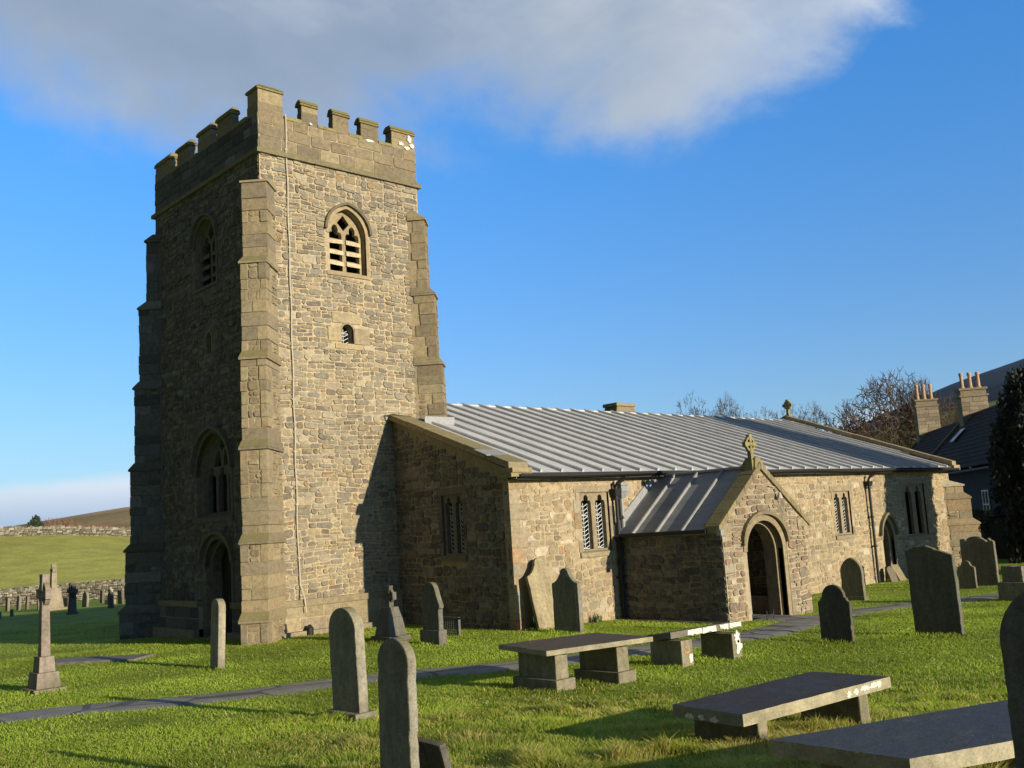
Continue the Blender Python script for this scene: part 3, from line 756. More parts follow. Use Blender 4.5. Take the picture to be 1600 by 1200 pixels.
def doorway(fr, lp, vs, col, name='doorway', dep=.5):
    mb = MB(); us = [p[0] for p in lp]; va = max(p[1] for p in lp)
    hood(mb, fr, lp, .14, -.10, .025, col, 1); hood(mb, fr, grow(lp, -.12, 0), .12, -.4, -.14, col, 1)
    hood(mb, fr, [p for p in grow(lp, .14, 0) if p[1] >= vs-.05], .09, -.03, .13, (.16, .14, .10), 0)
    w = mb.build(name, 'ashlar', church)
    m = MB(); m.add([fr.p(min(us), -.2, -dep), fr.p(max(us), -.2, -dep), fr.p(max(us), va, -dep), fr.p(min(us), va, -dep)], [(0, 1, 2, 3)])
    for i in range(9):
        x = min(us)+(max(us)-min(us))*(i+.5)/9; m.prism([fr.p(x-.07, -.2, -dep), fr.p(x+.07, -.2, -dep), fr.p(x+.07, va, -dep), fr.p(x-.07, va, -dep)], fr.N*.03)
    m.build('door', 'dark_wood', w)
doorway(FW, door_w, 1.75, (.13, .12, .10), 'west_doorway')  # door surround colour includes the shade of this face

# ---- nave and aisle under one lead roof
NY = 17.22; NX0, NX1 = 15.72, 39.2; ZE, SL, RY, RZ = 3.62, .351, 25.0, 6.42
def roof_z(y): return ZE+SL*(y-17.0)
GW0, GW1 = Vector((15.72, NY, 0)), Vector((16.30, 22.5, 0))        # west gable runs slightly askew
FNV = Frame((0, NY, 0), (1, 0, 0))
Ug = (GW0-GW1).normalized(); FG = Frame(GW1, Ug); GL = (GW0-GW1).length   # u from the tower to the corner
win1 = [(18.08, 1.62), (19.16, 1.62), (19.16, 3.10), (18.08, 3.10)]
win2 = [(30.30, 1.40), (31.36, 1.40), (31.36, 2.86), (30.30, 2.86)]
win3 = [(35.25, 1.12), (36.95, 1.12), (36.95, 3.02), (35.25, 3.02)]
pdoor = arch(33.35, 34.15, -.5, 1.10, 1.82); ndoor = arch(20.6, 21.8, -.4, 1.2, 1.9)
mb = MB()
wall_sheet(mb, FNV, [(NX0, -.9), (NX1, -.9), (NX1, 3.46), (NX0, 3.46)], [win1, win2, win3, pdoor, ndoor], .34, (.37, .30, .19), rc=(.26, .21, .14))
bn = block_of([grow(win1, .12, .1), grow(win2, .12, .1), grow(win3, .14, .1), grow(pdoor, .16, 0)])
courses(mb, FNV, -.5, 3.46, lambda a, b: (NX0+.02, NX1-.02), bn, rng, PAL_N, ch=(.10, .26), ln=(.14, .42), gap=.020, proud=(.003, .020), wob=.03, jit=.016, rnd=.45)
# corner flare at the south-west
gw_loop = [(0, -.6), (GL, -.6), (GL, 3.70), (0, 5.52)]
winw = [(2.35, 1.72), (3.32, 1.72), (3.32, 3.26), (2.35, 3.26)]
wall_sheet(mb, FG, gw_loop, [winw], .34, (.22, .19, .13), rc=(.2, .17, .12))  # gable mortar darkened with the shade of its west face
courses(mb, FG, -.4, 3.44, lambda a, b: (0, GL-.02), block_of([grow(winw, .13, .1)]), rng, PAL_SHADE, ch=(.12, .26), ln=(.18, .55), gap=.024, wob=.02, jit=.014)
courses(mb, FG, 3.44, 5.3, lambda a, b: (0, GL-.02-(b-3.46)/(1.94)*GL), none, rng, PAL_SHADE, ch=(.12, .22), ln=(.18, .5), gap=.024)
# east and north walls
mb.add([(NX1, NY, -.9), (40.5, 25, -.9), (40.5, 25, RZ-.15), (NX1, NY, 3.46)], [(0, 1, 2, 3)], (.3, .25, .17))
mb.add([(40.5, 25, -.9), (41.7, 32.8, -.9), (41.7, 32.8, 3.46), (40.5, 25, RZ-.15)], [(0, 1, 2, 3)], (.3, .25, .17))
mb.add([(17.5, 32.8, -.9), (41.7, 32.8, -.9), (41.7, 32.8, 3.46), (17.5, 32.8, 3.46)], [(0, 1, 2, 3)], (.3, .25, .17))
mb.add([(17.5, 29.0, -.9), (17.5, 32.8, -.9), (17.5, 32.8, 3.46), (17.5, 29.0, 4.9)], [(0, 1, 2, 3)], (.3, .25, .17))
# dressed quoins on the south-west corner
v = -.4
while v < 3.4:
    h = min(rng.uniform(.26, .4), 3.46-v); e = rng.choice((.28, .5))
    mb.add([(NX0-.022, NY-.022, v+.005), (NX0+e, NY-.022, v+.005), (NX0+e, NY-.022, v+h-.005), (NX0-.022, NY-.022, v+h-.005), (NX0-.02, NY+.2, v+.005), (NX0-.02, NY+.2, v+h-.005)], [(0, 1, 2, 3), (4, 0, 3, 5), (3, 2, 5), (0, 4, 1)], pick(rng, PAL_N)); v += h
mb.build('nave_wall', 'rubble', church)
two_light(FNV, 18.08, 19.16, 1.62, 3.10); two_light(FNV, 30.30, 31.36, 1.40, 2.86, col=(.27, .22, .15))
two_light(FG, 2.35, 3.32, 1.72, 3.26, col=(.125, .115, .095), pal=PAL_SHADE)  # gable window stone coloured for shade like the wall around it
two_light(FNV, 35.25, 36.95, 1.12, 3.02, mull=.30, jamb=.22, head=.5, lat=False)
doorway(FNV, pdoor, 1.10, (.25, .21, .15), 'priest_doorway', .34)
m = MB(); m.add([FNV.p(20.6, -.4, -.3), FNV.p(21.8, -.4, -.3), FNV.p(21.8, 1.9, -.3), FNV.p(20.6, 1.9, -.3)], [(0, 1, 2, 3)]); m.build('inner_door', 'dark_wood', church)
# roof sheet with rolls
mb = MB()
def rp(x, y, dz=0): return (x, y, roof_z(y)+dz)
def xw(y): return GW0.x+(y-NY)/(22.5-NY)*(GW1.x-GW0.x) if y < 22.5 else TX1
def xe(y): return NX1+(y-17)/8*1.3
ys = [16.94, 17.25, 18.5, 20, 21.5, 22.5]
for a, b in zip(ys[:-1], ys[1:]):
    mb.add([rp(xw(a), a), rp(xe(a), a), rp(xe(b), b), rp(GW1.x if b >= 22.49 else xw(b), b)], [(0, 1, 2, 3)])
mb.add([rp(TX1, 22.5), rp(xe(22.5), 22.5), rp(xe(RY), RY), rp(TX1, RY)], [(0, 1, 2, 3)])
mb.add([(TX1, RY, RZ), (xe(RY), RY, RZ), (41.7, 33.1, 3.6), (TX1, 33.1, 3.6)], [(0, 1, 2, 3)])
# under edge
mb.add([rp(NX0, 16.94), rp(NX1, 16.94), (NX1, 16.94, 3.47), (NX0, 16.94, 3.47), (NX1, NY+.05, 3.47), (NX0, NY+.05, 3.47)], [(3, 2, 1, 0), (3, 5, 4, 2)])
def roll(mb, a, b, w=.042, h=.085):
    a = Vector(a); b = Vector(b); d = (b-a).normalized(); s = d.cross(Vector((0, 0, 1))).normalized(); n = s.cross(d)
    if n.z < 0: n = -n
    ring = [-s*w, -s*w*.95+n*h*.7, -s*w*.45+n*h, s*w*.45+n*h, s*w*.95+n*h*.7, s*w]
    vs = [a+r for r in ring]+[b+r for r in ring]
    mb.add(vs, [(i, i+1, 7+i, 6+i) for i in range(5)]+[(0, 1, 2, 3, 4, 5), (6, 7, 8, 9, 10, 11)])
def rollp(mb, pts, w=.036, h=.080):
    ring = ((-w, 0), (-w*.95, h*.75), (-w*.5, h), (w*.5, h), (w*.95, h*.75), (w, 0)); nn = Vector((0, -SL, 1)).normalized(); vs = []
    for p in pts: vs += [Vector(p)+Vector((a, 0, 0))+nn*b for a, b in ring]
    fs = [(i*6+j, i*6+j+1, i*6+7+j, i*6+6+j) for i in range(len(pts)-1) for j in range(5)]; m = len(vs)
    mb.add(vs, fs+[(0, 1, 2, 3, 4, 5), tuple(range(m-6, m))])
x = 16.55; k = 0
while x < 40.3:
    y1 = 22.42 if x < TX1 else RY
    y0 = 16.96
    if x > NX1-.1: y0 = 17+(x-NX1+.15)/1.3*8
    n_ = 8; rollp(mb, [rp(x+rng.uniform(-.016, .016), y0+(y1-y0)*i/n_) for i in range(n_+1)])
    x += .735; k += 1
x = 18.0
while x < 41.2: roll(mb, (x, RY, RZ), (x, 33.0, 3.6)); x += 1.4
roll(mb, (TX1, RY, RZ-.02), (xe(RY), RY, RZ-.02), .07, .06)
# dressed lead at the tower, verge and over the eaves drip
mb.add([(15.9, 22.46, 5.60), (TX1+.2, 22.46, 5.60), (TX1+.2, 22.2, roof_z(22.2)+.03), (16.1, 22.2, roof_z(22.2)+.20)], [(0, 1, 2, 3)])
roof = mb.build('nave_roof', 'lead', church)
for lp, v in (([(16.02, 22.46, 5.50), (16.70, 22.46, 5.53), (16.70, 22.46, 5.68), (16.02, 22.46, 5.66)], (0, -.02, 0)),
              ([(17.05, 22.02, 5.36), (18.0, 21.86, 5.33), (18.0, 21.86, 5.56), (17.05, 22.02, 5.58)], (0, -.02, 0)),
              ([(15.50, 18.15, 4.24), (16.16, 18.15, 4.24), (16.12, 17.65, 4.065), (15.46, 17.65, 4.065)], (0, 0, .02))):
    mb = MB(); mb.prism(lp, v); mb.build('lead_flashing', 'flashing', roof)
# chimney stump on the ridge
mb = MB(); mb.hexa([(28.75, 25.15, 6.1), (30.15, 25.15, 6.1), (30.15, 25.95, 6.1), (28.75, 25.95, 6.1)], [(28.95, 25.2, 6.72), (29.95, 25.2, 6.72), (29.95, 25.85, 6.72), (28.95, 25.85, 6.72)], (.2, .165, .11))
mb.box(28.88, 30.02, 25.15, 25.9, 6.72, 6.86, (.235, .2, .12)); mb.build('ridge_stack', 'ashlar', church, bevel=.03)
# gable copings
def coping(a, b, w, th, n, name='coping', out=(0, 0, 0), pal=PAL_A, wdir=None):
    a = Vector(a); b = Vector(b); d = b-a; s = Vector(wdir); mb = MB(); k = n
    for i in range(k):
        p, q = a+d*(i/k)+d.normalized()*.006, a+d*((i+1)/k)-d.normalized()*.006
        j = rng.uniform(-.008, .008)
        lo = [p, q, q+s*w, p+s*w]; up_ = Vector((0, 0, th+j))
        mb.add([*lo, *[z+up_ for z in lo]], [(0,3,2,1),(4,5,6,7),(0,1,5,4),(1,2,6,5),(2,3,7,6),(3,0,4,7)], pick(rng, pal))
    return mb.build(name, 'coping_stone', church, bevel=.015)
coping((15.52, 16.95, 3.69), (16.12, 22.44, 5.50), .62, .16, 6, wdir=(1, 0, 0))
mb = MB(); mb.box(15.50, 16.18, 16.86, 17.30, 3.50, 3.60, (.24, .2, .12)); mb.box(15.53, 16.16, 16.84, 17.25, 3.60, 3.72, (.28, .23, .13)); mb.build('kneeler', 'coping_stone', church, bevel=.02)
coping((39.0, 16.92, 3.66), (40.42, 25.0, 6.50), .36, .17, 9, wdir=(1, 0, 0))
coping((40.42, 25.0, 6.50), (41.6, 33.0, 3.7), .36, .17, 8, wdir=(1, 0, 0))
mb = MB(); mb.box(38.95, 39.5, 16.84, 17.4, 3.48, 3.68, (.3, .25, .15)); mb.build('kneeler', 'coping_stone', church, bevel=.02)
def wheel_cross(base, s, rz, mat='coping_stone', name='gable_cross', col=(.24, .21, .10), square=False):
    """stone finial: splayed foot, shaft and a wheel-headed cross facing local y"""
    R = Matrix.Rotation(rz, 3, 'Z'); B = Vector(base); mb = MB()
    def P(x, y, z): return B+R @ Vector((x*s, y*s, z*s))
    def bx(x0, x1, y0, y1, z0, z1, tx=1): 
        xm, ym = (x0+x1)/2, (y0+y1)/2
        lo = [P(x0, y0, z0), P(x1, y0, z0), P(x1, y1, z0), P(x0, y1, z0)]
        hi = [P(xm+(x-xm)*tx, ym+(y-ym)*tx, z1) for x, y in ((x0, y0), (x1, y0), (x1, y1), (x0, y1))]
        mb.add(lo+hi, [(0,3,2,1),(4,5,6,7),(0,1,5,4),(1,2,6,5),(2,3,7,6),(3,0,4,7)], col)
    bx(-.20, .20, -.17, .17, -.3, .12, .62); bx(-.075, .075, -.07, .07, .12, .34, .9)
    c = .62
    for a in range(4):
        th = a*math.pi/2; ca, sa = math.cos(th), math.sin(th)
        q = [(.05, -.045), (.29, -.085), (.31, -.03), (.31, .03), (.29, .085), (.05, .045)]
        lp = [P(x*ca-y*sa, -.06, c+x*sa+y*ca) for x, y in q]; mb.prism(lp, R @ Vector((0, .12*s, 0)), col)
    bx(-.065, .065, -.06, .06, c-.065, c+.065)
    n = 24
    for i in range(n):
        a, b = 2*math.pi*i/n, 2*math.pi*(i+1)/n
        q = [(.17, a), (.24, a), (.24, b), (.17, b)]
        mb.prism([P(r*math.cos(t), -.045, c+r*math.sin(t)) for r, t in q], R @ Vector((0, .09*s, 0)), col)
    return mb.build(name, mat, church)
wheel_cross((40.75, 25.0, 6.62), .86, math.radians(82))
# gutter, downpipes
mb = MB(); y = 16.86
ring = [(-.06, .05), (-.055, -.01), (0, -.05), (.055, -.01), (.06, .05)]
for i in range(30):
    x0, x1 = 15.75+i*23.6/30, 15.75+(i+1)*23.6/30; s0, s1 = [-.02*math.sin(t*2.1)-.006 for t in (i*.33, (i+1)*.33)]
    vs = [(x0, y+a, 3.535+b+s0) for a, b in ring]+[(x1, y+a, 3.535+b+s1) for a, b in ring]
    mb.add(vs, [(j, j+1, 6+j, 5+j) for j in range(4)])
    mb.box(x0+.3, x0+.33, y+.05, NY+.02, 3.48, 3.50)
mb.box(15.74, 39.3, 16.93, 16.97, 3.44, 3.60); mb.build('gutter', 'black_iron', church)
def downpipe(x, zb, lead_hopper):
    mb = MB(); mb.tube([(x+.02, 16.86, 3.50), (x+.02, 16.87, 3.40), (x-.10, 17.02, 3.30), (x-.10, 17.08, 3.2), (x-.10, 17.10, zb)], .048, 8)
    for z in (2.9, 1.9, .9): mb.box(x-.17, x-.03, 17.04, 17.22, z, z+.05)
    mb.hexa([(x-.19, 17.02, 2.98), (x-.01, 17.02, 2.98), (x-.01, 17.19, 2.98), (x-.19, 17.19, 2.98)], [(x-.23, 16.98, 3.16), (x+.03, 16.98, 3.16), (x+.03, 17.2, 3.16), (x-.23, 17.2, 3.16)])
    o = mb.build('downpipe', 'black_iron', church, smooth=False)
    if lead_hopper:
        m = MB(); a = x+.12
        m.tube([(a+.02, 17.12, 2.95), (a+.02, 17.12, zb)], .052, 8)
        m.hexa([(a-.06, 17.04, 2.92), (a+.10, 17.04, 2.92), (a+.10, 17.2, 2.92), (a-.06, 17.2, 2.92)], [(a-.12, 16.98, 3.08), (a+.16, 16.98, 3.08), (a+.16, 17.2, 3.08), (a-.12, 17.2, 3.08)])
        m.box(a-.14, a+.18, 16.96, 17.2, 3.08, 3.12); m.box(a-.11, a+.15, 16.99, 17.2, 3.12, 3.24); m.box(a-.14, a+.18, 16.96, 17.2, 3.24, 3.29)
        m.box(a-.06, a+.10, 17.02, 17.2, 2.4, 2.46)
        m.build('lead_hopper', 'pipe_lead', o)
downpipe(19.42, -.1, True); downpipe(32.62, -.4, False)
# chancel corner buttress
def straight_buttress():
    d = (1, -1)
    buttress((NX1-.1, NY+.1), d, [(.75, 1.15), (1.55, .95), (2.55, .72), (3.05, .5)], .42, base=-.9, pal=PAL_N)
straight_buttress()

# ---- porch
PY, PX0, PX1, PAX = 14.0, 19.45, 23.05, 21.22; PE, PR = 2.08, 3.44
FP = Frame((0, PY, 0), (1, 0, 0)); pd = arch(20.38, 21.92, -.7, 1.42, 2.14, 12)
mb = MB()
ap = (PAX, PR); outer = [(PX0, -.7), (PX1, -.7), (PX1, PE-.02), ap, (PX0, PE-.02)]
wall_sheet(mb, FP, outer, [pd], .5, (.34, .285, .19), rc=(.27, .22, .145))
bp = block_of([grow(pd, .16, 0)])
def pext(a, b):
    if b <= PE: return (PX0+.01, PX1-.01)
    k = min(1, (b-PE)/(PR-PE)); return (PX0+(PAX-PX0)*k+.02, PX1-(PX1-PAX)*k-.02)
PALP = [((.22,.175,.12),5),((.185,.155,.12),5),((.25,.20,.14),3),((.20,.14,.10),3),((.33,.30,.24),.8),((.16,.13,.10),2)]
courses(mb, FP, -.5, PR-.2, pext, bp, rng, PALP, ch=(.09, .20), ln=(.14, .40), gap=.018, jit=.012, wob=.022)
FPW = Frame((PX0, 0, 0), (0, -1, 0)); FPE = Frame((PX1, 0, 0), (0, 1, 0))
mb.add([FPW.p(-NY, -.7), FPW.p(-PY, -.7), FPW.p(-PY, PE), FPW.p(-NY, PE)], [(0, 1, 2, 3)], (.2, .17, .12)); mb.add([FPE.p(PY, -.7), FPE.p(NY, -.7), FPE.p(NY, PE), FPE.p(PY, PE)], [(0, 1, 2, 3)], (.3, .25, .17))  # west sheet darker than the east, its shade put into the mortar
courses(mb, FPW, -.5, PE-.05, lambda a, b: (-NY, -PY), none, rng, PAL_SHADE, ch=(.12, .26), ln=(.2, .6), gap=.02, jit=.014)
courses(mb, FPE, -.5, PE-.05, lambda a, b: (PY, NY), none, rng, PALP, ch=(.09, .2), ln=(.14, .4))
# inside faces
for X, U in ((PX0+.45, (0, 1, 0)), (PX1-.45, (0, -1, 0))):
    fr = Frame((X, 0, 0), U); a, b = (PY+.5, NY) if U[1] > 0 else (-NY, -PY-.5)
    mb.add([fr.p(a, -.7), fr.p(b, -.7), fr.p(b, 2.2), fr.p(a, 2.2)], [(0, 1, 2, 3)], (.24, .2, .14)); courses(mb, fr, -.4, 2.2, lambda p, q: (a, b), none, rng, PAL_SHADE, ch=(.1, .22), ln=(.2, .5))
mb.box(PX0+.45, PX0+.95, PY+.6, NY-.05, -.6, .22, (.2, .17, .12)); mb.box(PX1-.95, PX1-.45, PY+.6, NY-.05, -.6, .22, (.2, .17, .12))
# kneeler corners and apex stone
for x0, x1 in ((PX0-.12, PX0+.35), (PX1-.35, PX1+.12)): mb.box(x0, x1, PY-.03, PY+.4, PE-.16, PE+.06, (.24, .2, .13))
mb.build('porch_wall', 'rubble', church)
mb = MB()
hood(mb, FP, pd, .15, -.12, .03, (.265, .215, .135), 1); hood(mb, FP, grow(pd, -.07, 0), .075, -.5, -.16, (.24, .195, .125), 1)
hood(mb, FP, [p for p in grow(pd, .15, 0) if p[1] >= 1.30], .085, -.03, .12, (.20, .165, .10), 0); hood(mb, FP, [p for p in grow(pd, .15, 0)], .02, -.03, .04, (.26, .21, .13), 1)
mb.build('porch_arch', 'ashlar', church)
mb = MB()
def pz(x): return PE+.02+(PR-PE)*(1-abs(x-PAX)/((PAX-PX0) if x < PAX else (PX1-PAX)))
xl, xr = PX0-.18, PX1+.18
for x0, x1 in ((xl, PAX), (PAX, xr)):
    lo = [(x0, PY+.34, pz(x0)), (x1, PY+.34, pz(x1)), (x1, NY-.01, pz(x1)), (x0, NY-.01, pz(x0))]
    mb.hexa([(a, b, c-.05) for a, b, c in lo], lo)
for yy in (15.05, 15.85, 16.6):
    roll(mb, (xl+.02, yy, pz(xl+.02)), (PAX, yy, pz(PAX)), .045, .06); roll(mb, (PAX, yy, pz(PAX)), (xr, yy, pz(xr)), .045, .06)
roll(mb, (PAX, PY+.3, pz(PAX)-.01), (PAX, NY, pz(PAX)-.01), .06, .07)
proof = mb.build('porch_roof', 'dull_lead', church)
for sx in (-1, 1):
    a = (xl if sx < 0 else xr); mb = MB()
    mb.prism([(a, NY-.045, pz(a)), (PAX, NY-.045, pz(PAX)), (PAX, NY-.045, pz(PAX)+.03), (PAX+sx*.25, NY-.045, pz(PAX)+.03), (a+sx*.02, NY-.045, pz(a)+.26)], (0, .035, 0))
    mb.build('lead_flashing', 'flashing', proof)
mb = MB(); mb.tube([(xl-.02, PY+.3, PE-.10), (xl-.02, NY-.2, PE-.12)], .05, 8); mb.build('porch_gutter', 'black_iron', church)
def pcope(x0, x1, n=5):
    a = (x0, PY-.07, pz(x0)-.05); b = (x1, PY-.07, pz(x1)-.05); return coping(a, b, .44, .17, n, wdir=(0, 1, 0), pal=[((.23, .19, .105), 1), ((.2, .165, .10), 1)])
pcope(xl, PAX-.0); pcope(xr, PAX+.0)
mb = MB(); mb.hexa([(PAX-.24, PY-.06, PR-.02), (PAX+.24, PY-.06, PR-.02), (PAX+.24, PY+.42, PR-.02), (PAX-.24, PY+.42, PR-.02)], [(PAX-.10, PY-.0, PR+.26), (PAX+.10, PY-.0, PR+.26), (PAX+.10, PY+.3, PR+.26), (PAX-.10, PY+.3, PR+.26)], (.22, .19, .10)); mb.build('apex_stone', 'coping_stone', church, bevel=.02)
wheel_cross((20.98+.12, PY+.12, PR+.10), .80, 0)
# floodlight, lamp and its cable on the porch gable
mb = MB(); mb.box(PX0-.20, PX0-.06, PY-.12, PY+.02, PE-.22, PE-.08); mb.tube([(PX0-.13, PY-.04, PE-.1), (PX0-.02, PY+.02, PE)], .02, 6); mb.build('floodlight', 'pipe_lead', church, bevel=.015)
mb = MB(); mb.tube([(21.5, PY-.05, 2.98), (21.75, PY-.05, 2.95), (21.85, PY-.12, 2.78)], .012, 6); mb.tube([(21.85, PY-.12, 2.80), (21.85, PY-.12, 2.66)], [.03, .075], 10)
mb.tube([(21.9, PY-.04, 2.7), (21.98, PY-.04, 2.45), (22.1, PY-.04, 2.3)], .008, 5); mb.build('porch_lamp', 'conductor', church)
# ------------------------------------------------------------------ ground, hills, path
def mesh_np(name, V, F, mat, colors=None, parent=None, smooth=True):
    """fast mesh from arrays; F is (n, k) with one k"""
    me = bpy.data.meshes.new(name); n, k = F.shape
    me.vertices.add(len(V)); me.vertices.foreach_set('co', V.astype(np.float32).ravel())
    me.loops.add(n*k); me.loops.foreach_set('vertex_index', F.astype(np.int32).ravel())
    me.polygons.add(n); me.polygons.foreach_set('loop_start', (np.arange(n)*k).astype(np.int32)); me.polygons.foreach_set('loop_total', np.full(n, k, np.int32))
    if smooth: me.polygons.foreach_set('use_smooth', np.ones(n, bool))
    me.update(calc_edges=True)
    if colors is not None:
        at = me.attributes.new('Col', 'FLOAT_COLOR', 'POINT' if len(colors) == len(V) else 'FACE')
        at.data.foreach_set('color', np.c_[colors, np.ones(len(colors))].astype(np.float32).ravel())
    me.materials.append(MATS[mat]); o = bpy.data.objects.new(name, me); COL.objects.link(o)
    if parent: o.parent = parent
    return o
nr = np.random.RandomState(3)
def vnoise(x, y, s, seed=0):
    """smooth value noise"""
    R = np.random.RandomState(seed).rand(256, 256); x = x/s; y = y/s
    i = np.floor(x).astype(int); j = np.floor(y).astype(int); a = x-i; b = y-j
    a = a*a*(3-2*a); b = b*b*(3-2*b); g = lambda p, q: R[p % 256, q % 256]
    return (g(i, j)*(1-a)+g(i+1, j)*a)*(1-b)+(g(i, j+1)*(1-a)+g(i+1, j+1)*a)*b
AZ = np.radians(np.r_[np.arange(-180, -10, 5), np.arange(-10, 100, .75), np.arange(100, 180, 5)])
def polar(name, radii, mat, colfn, zfn):
    nA, nR = len(AZ), len(radii); A, R = np.meshgrid(AZ, radii)
    x = R*np.cos(A); y = R*np.sin(A); z = zfn(x.ravel(), y.ravel()); V = np.c_[x.ravel(), y.ravel(), z]
    i, j = np.meshgrid(np.arange(nR-1), np.arange(nA), indexing='ij'); j2 = (j+1) % nA
    F = np.stack([i*nA+j, i*nA+j2, (i+1)*nA+j2, (i+1)*nA+j], -1).reshape(-1, 4)
    return mesh_np(name, V, F, mat, colfn(V))
GREEN = np.array((.20, .275, .034)); FIELD = np.array((.345, .345, .075))
def gcol(V):
    r = np.hypot(V[:, 0], V[:, 1]); k = np.clip((r-76)/6, 0, 1)[:, None]
    dry = np.clip(1.3-r/11, 0, 1)*vnoise(V[:, 0], V[:, 1], 1.1, 5)
    g = GREEN*(1-dry[:, None]*.6)+np.array((.15, .13, .04))*dry[:, None]*.6
    f = FIELD*(.85+.3*vnoise(V[:, 0], V[:, 1], 16, 2)[:, None])
    return g*(1-k)+f*k
tag(polar('ground', np.r_[.3, .8, 1.5*1.055**np.arange(0, 88)], 'ground', gcol, height), kind='structure')
R1 = 1.5*1.055**87
def hillz(x, y):
    r = np.hypot(x, y); z = height(x, y)
    return z+np.clip((r-200)/600, 0, 1)*(vnoise(x, y, 260, 8)-.5)*r*.010-np.clip((172-r)/6, 0, 1)*.3
def hcol(V):
    r = np.hypot(V[:, 0], V[:, 1]); az = np.degrees(np.arctan2(V[:, 1], V[:, 0]))
    n = vnoise(V[:, 0], V[:, 1], 90, 4)[:, None]; m = vnoise(V[:, 0], V[:, 1], 300, 6)[:, None]
    moor = np.array((.34, .235, .12))*(.75+.5*n); olive = np.array((.16, .155, .05))*(.6+.8*n)
    dark = np.array((.017, .019, .022))*(.8+.4*n)  # far right hill: cloud shadow put into its colour
    fld = FIELD*(.7+.5*n)
    left = np.clip((az-48)/8, 0, 1)[:, None]
    t1 = np.clip((r-300)/500, 0, 1)[:, None]; t2 = np.clip((r-900)/600, 0, 1)[:, None]
    rgt = olive*(1-t2)+dark*t2
    green = np.array((.14, .15, .05))
    lf = fld*(1-t1)+(moor*(1-.45*(m > .55))+green*.45*(m > .55))*t1
    return lf*left+rgt*(1-left)
tag(polar('hills', R1*.985*1.045**np.arange(0, 86), 'hill', hcol, hillz), kind='structure')

def ribbon(name, pts, widths, mat, lift, label=None, seg=60, rag=.07):
    P = [Vector((*p, 0)) for p in pts]
    # Catmull-Rom through the points
    out = []
    for i in range(len(P)-1):
        a, b, c, d = P[max(i-1, 0)], P[i], P[i+1], P[min(i+2, len(P)-1)]
        n = max(2, int((c-b).length/.28))
        for k in range(n):
            t = k/n; q = .5*((2*b)+(c-a)*t+(2*a-5*b+4*c-d)*t*t+(3*b-a-3*c+d)*t**3); out.append((q, widths[i]*(1-t)+widths[i+1]*t))
    out.append((P[-1], widths[-1])); V = []; F = []; m = 7
    for i, (q, w) in enumerate(out):
        d = (out[min(i+1, len(out)-1)][0]-out[max(i-1, 0)][0]).normalized(); s = Vector((-d.y, d.x, 0))
        for k in range(m):
            f = k/(m-1)-.5; e = rag*(random.Random(i*7+k).random()-.5) if k in (0, m-1) else 0
            p = q+s*(w*f+e); V.append((p.x, p.y, gz(p.x, p.y)+lift-(.03 if k in (0, m-1) else 0)))
    for i in range(len(out)-1):
        for k in range(m-1): F.append((i*m+k, (i+1)*m+k, (i+1)*m+k+1, i*m+k+1))
    o = mesh_np(name, np.array(V), np.array(F), mat, np.full((len(V), 3), .12)); tag(o, kind='structure')
    return [(p[0].x, p[0].y, p[1]/2) for p in out]
PATH = ribbon('path', [(-6, 16.6), (-1, 16.2), (4.3, 15.45), (6.8, 14.35), (8.75, 14.1), (10.1, 13.72), (11.9, 12.85), (14.4, 12.25), (17.2, 11.8), (20, 12.45), (22.4, 12.95), (25.0, 12.55), (28, 11.0), (33, 8.2), (40, 5)], [1.25, 1.25, 1.25, 1.25, 1.05, 1.05, 1.15, 1.1, 1.25, 1.2, 1.2, 1.1, 1.2, 1.3, 1.3], 'path', .030)
PATH += ribbon('porch_path', [(21.0, 12.3), (21.15, 13.2), (21.2, 14.2), (21.2, 17.1)], [2.0, 1.8, 1.7, 2.6], 'path', .036)
# bare soil along the porch foot
SOIL = ribbon('soil_strip', [(19.25, 17.0), (19.2, 15.5), (19.25, 14.3), (19.3, 13.75)], [.35, .5, .6, .3], 'soil', .028, rag=.25)

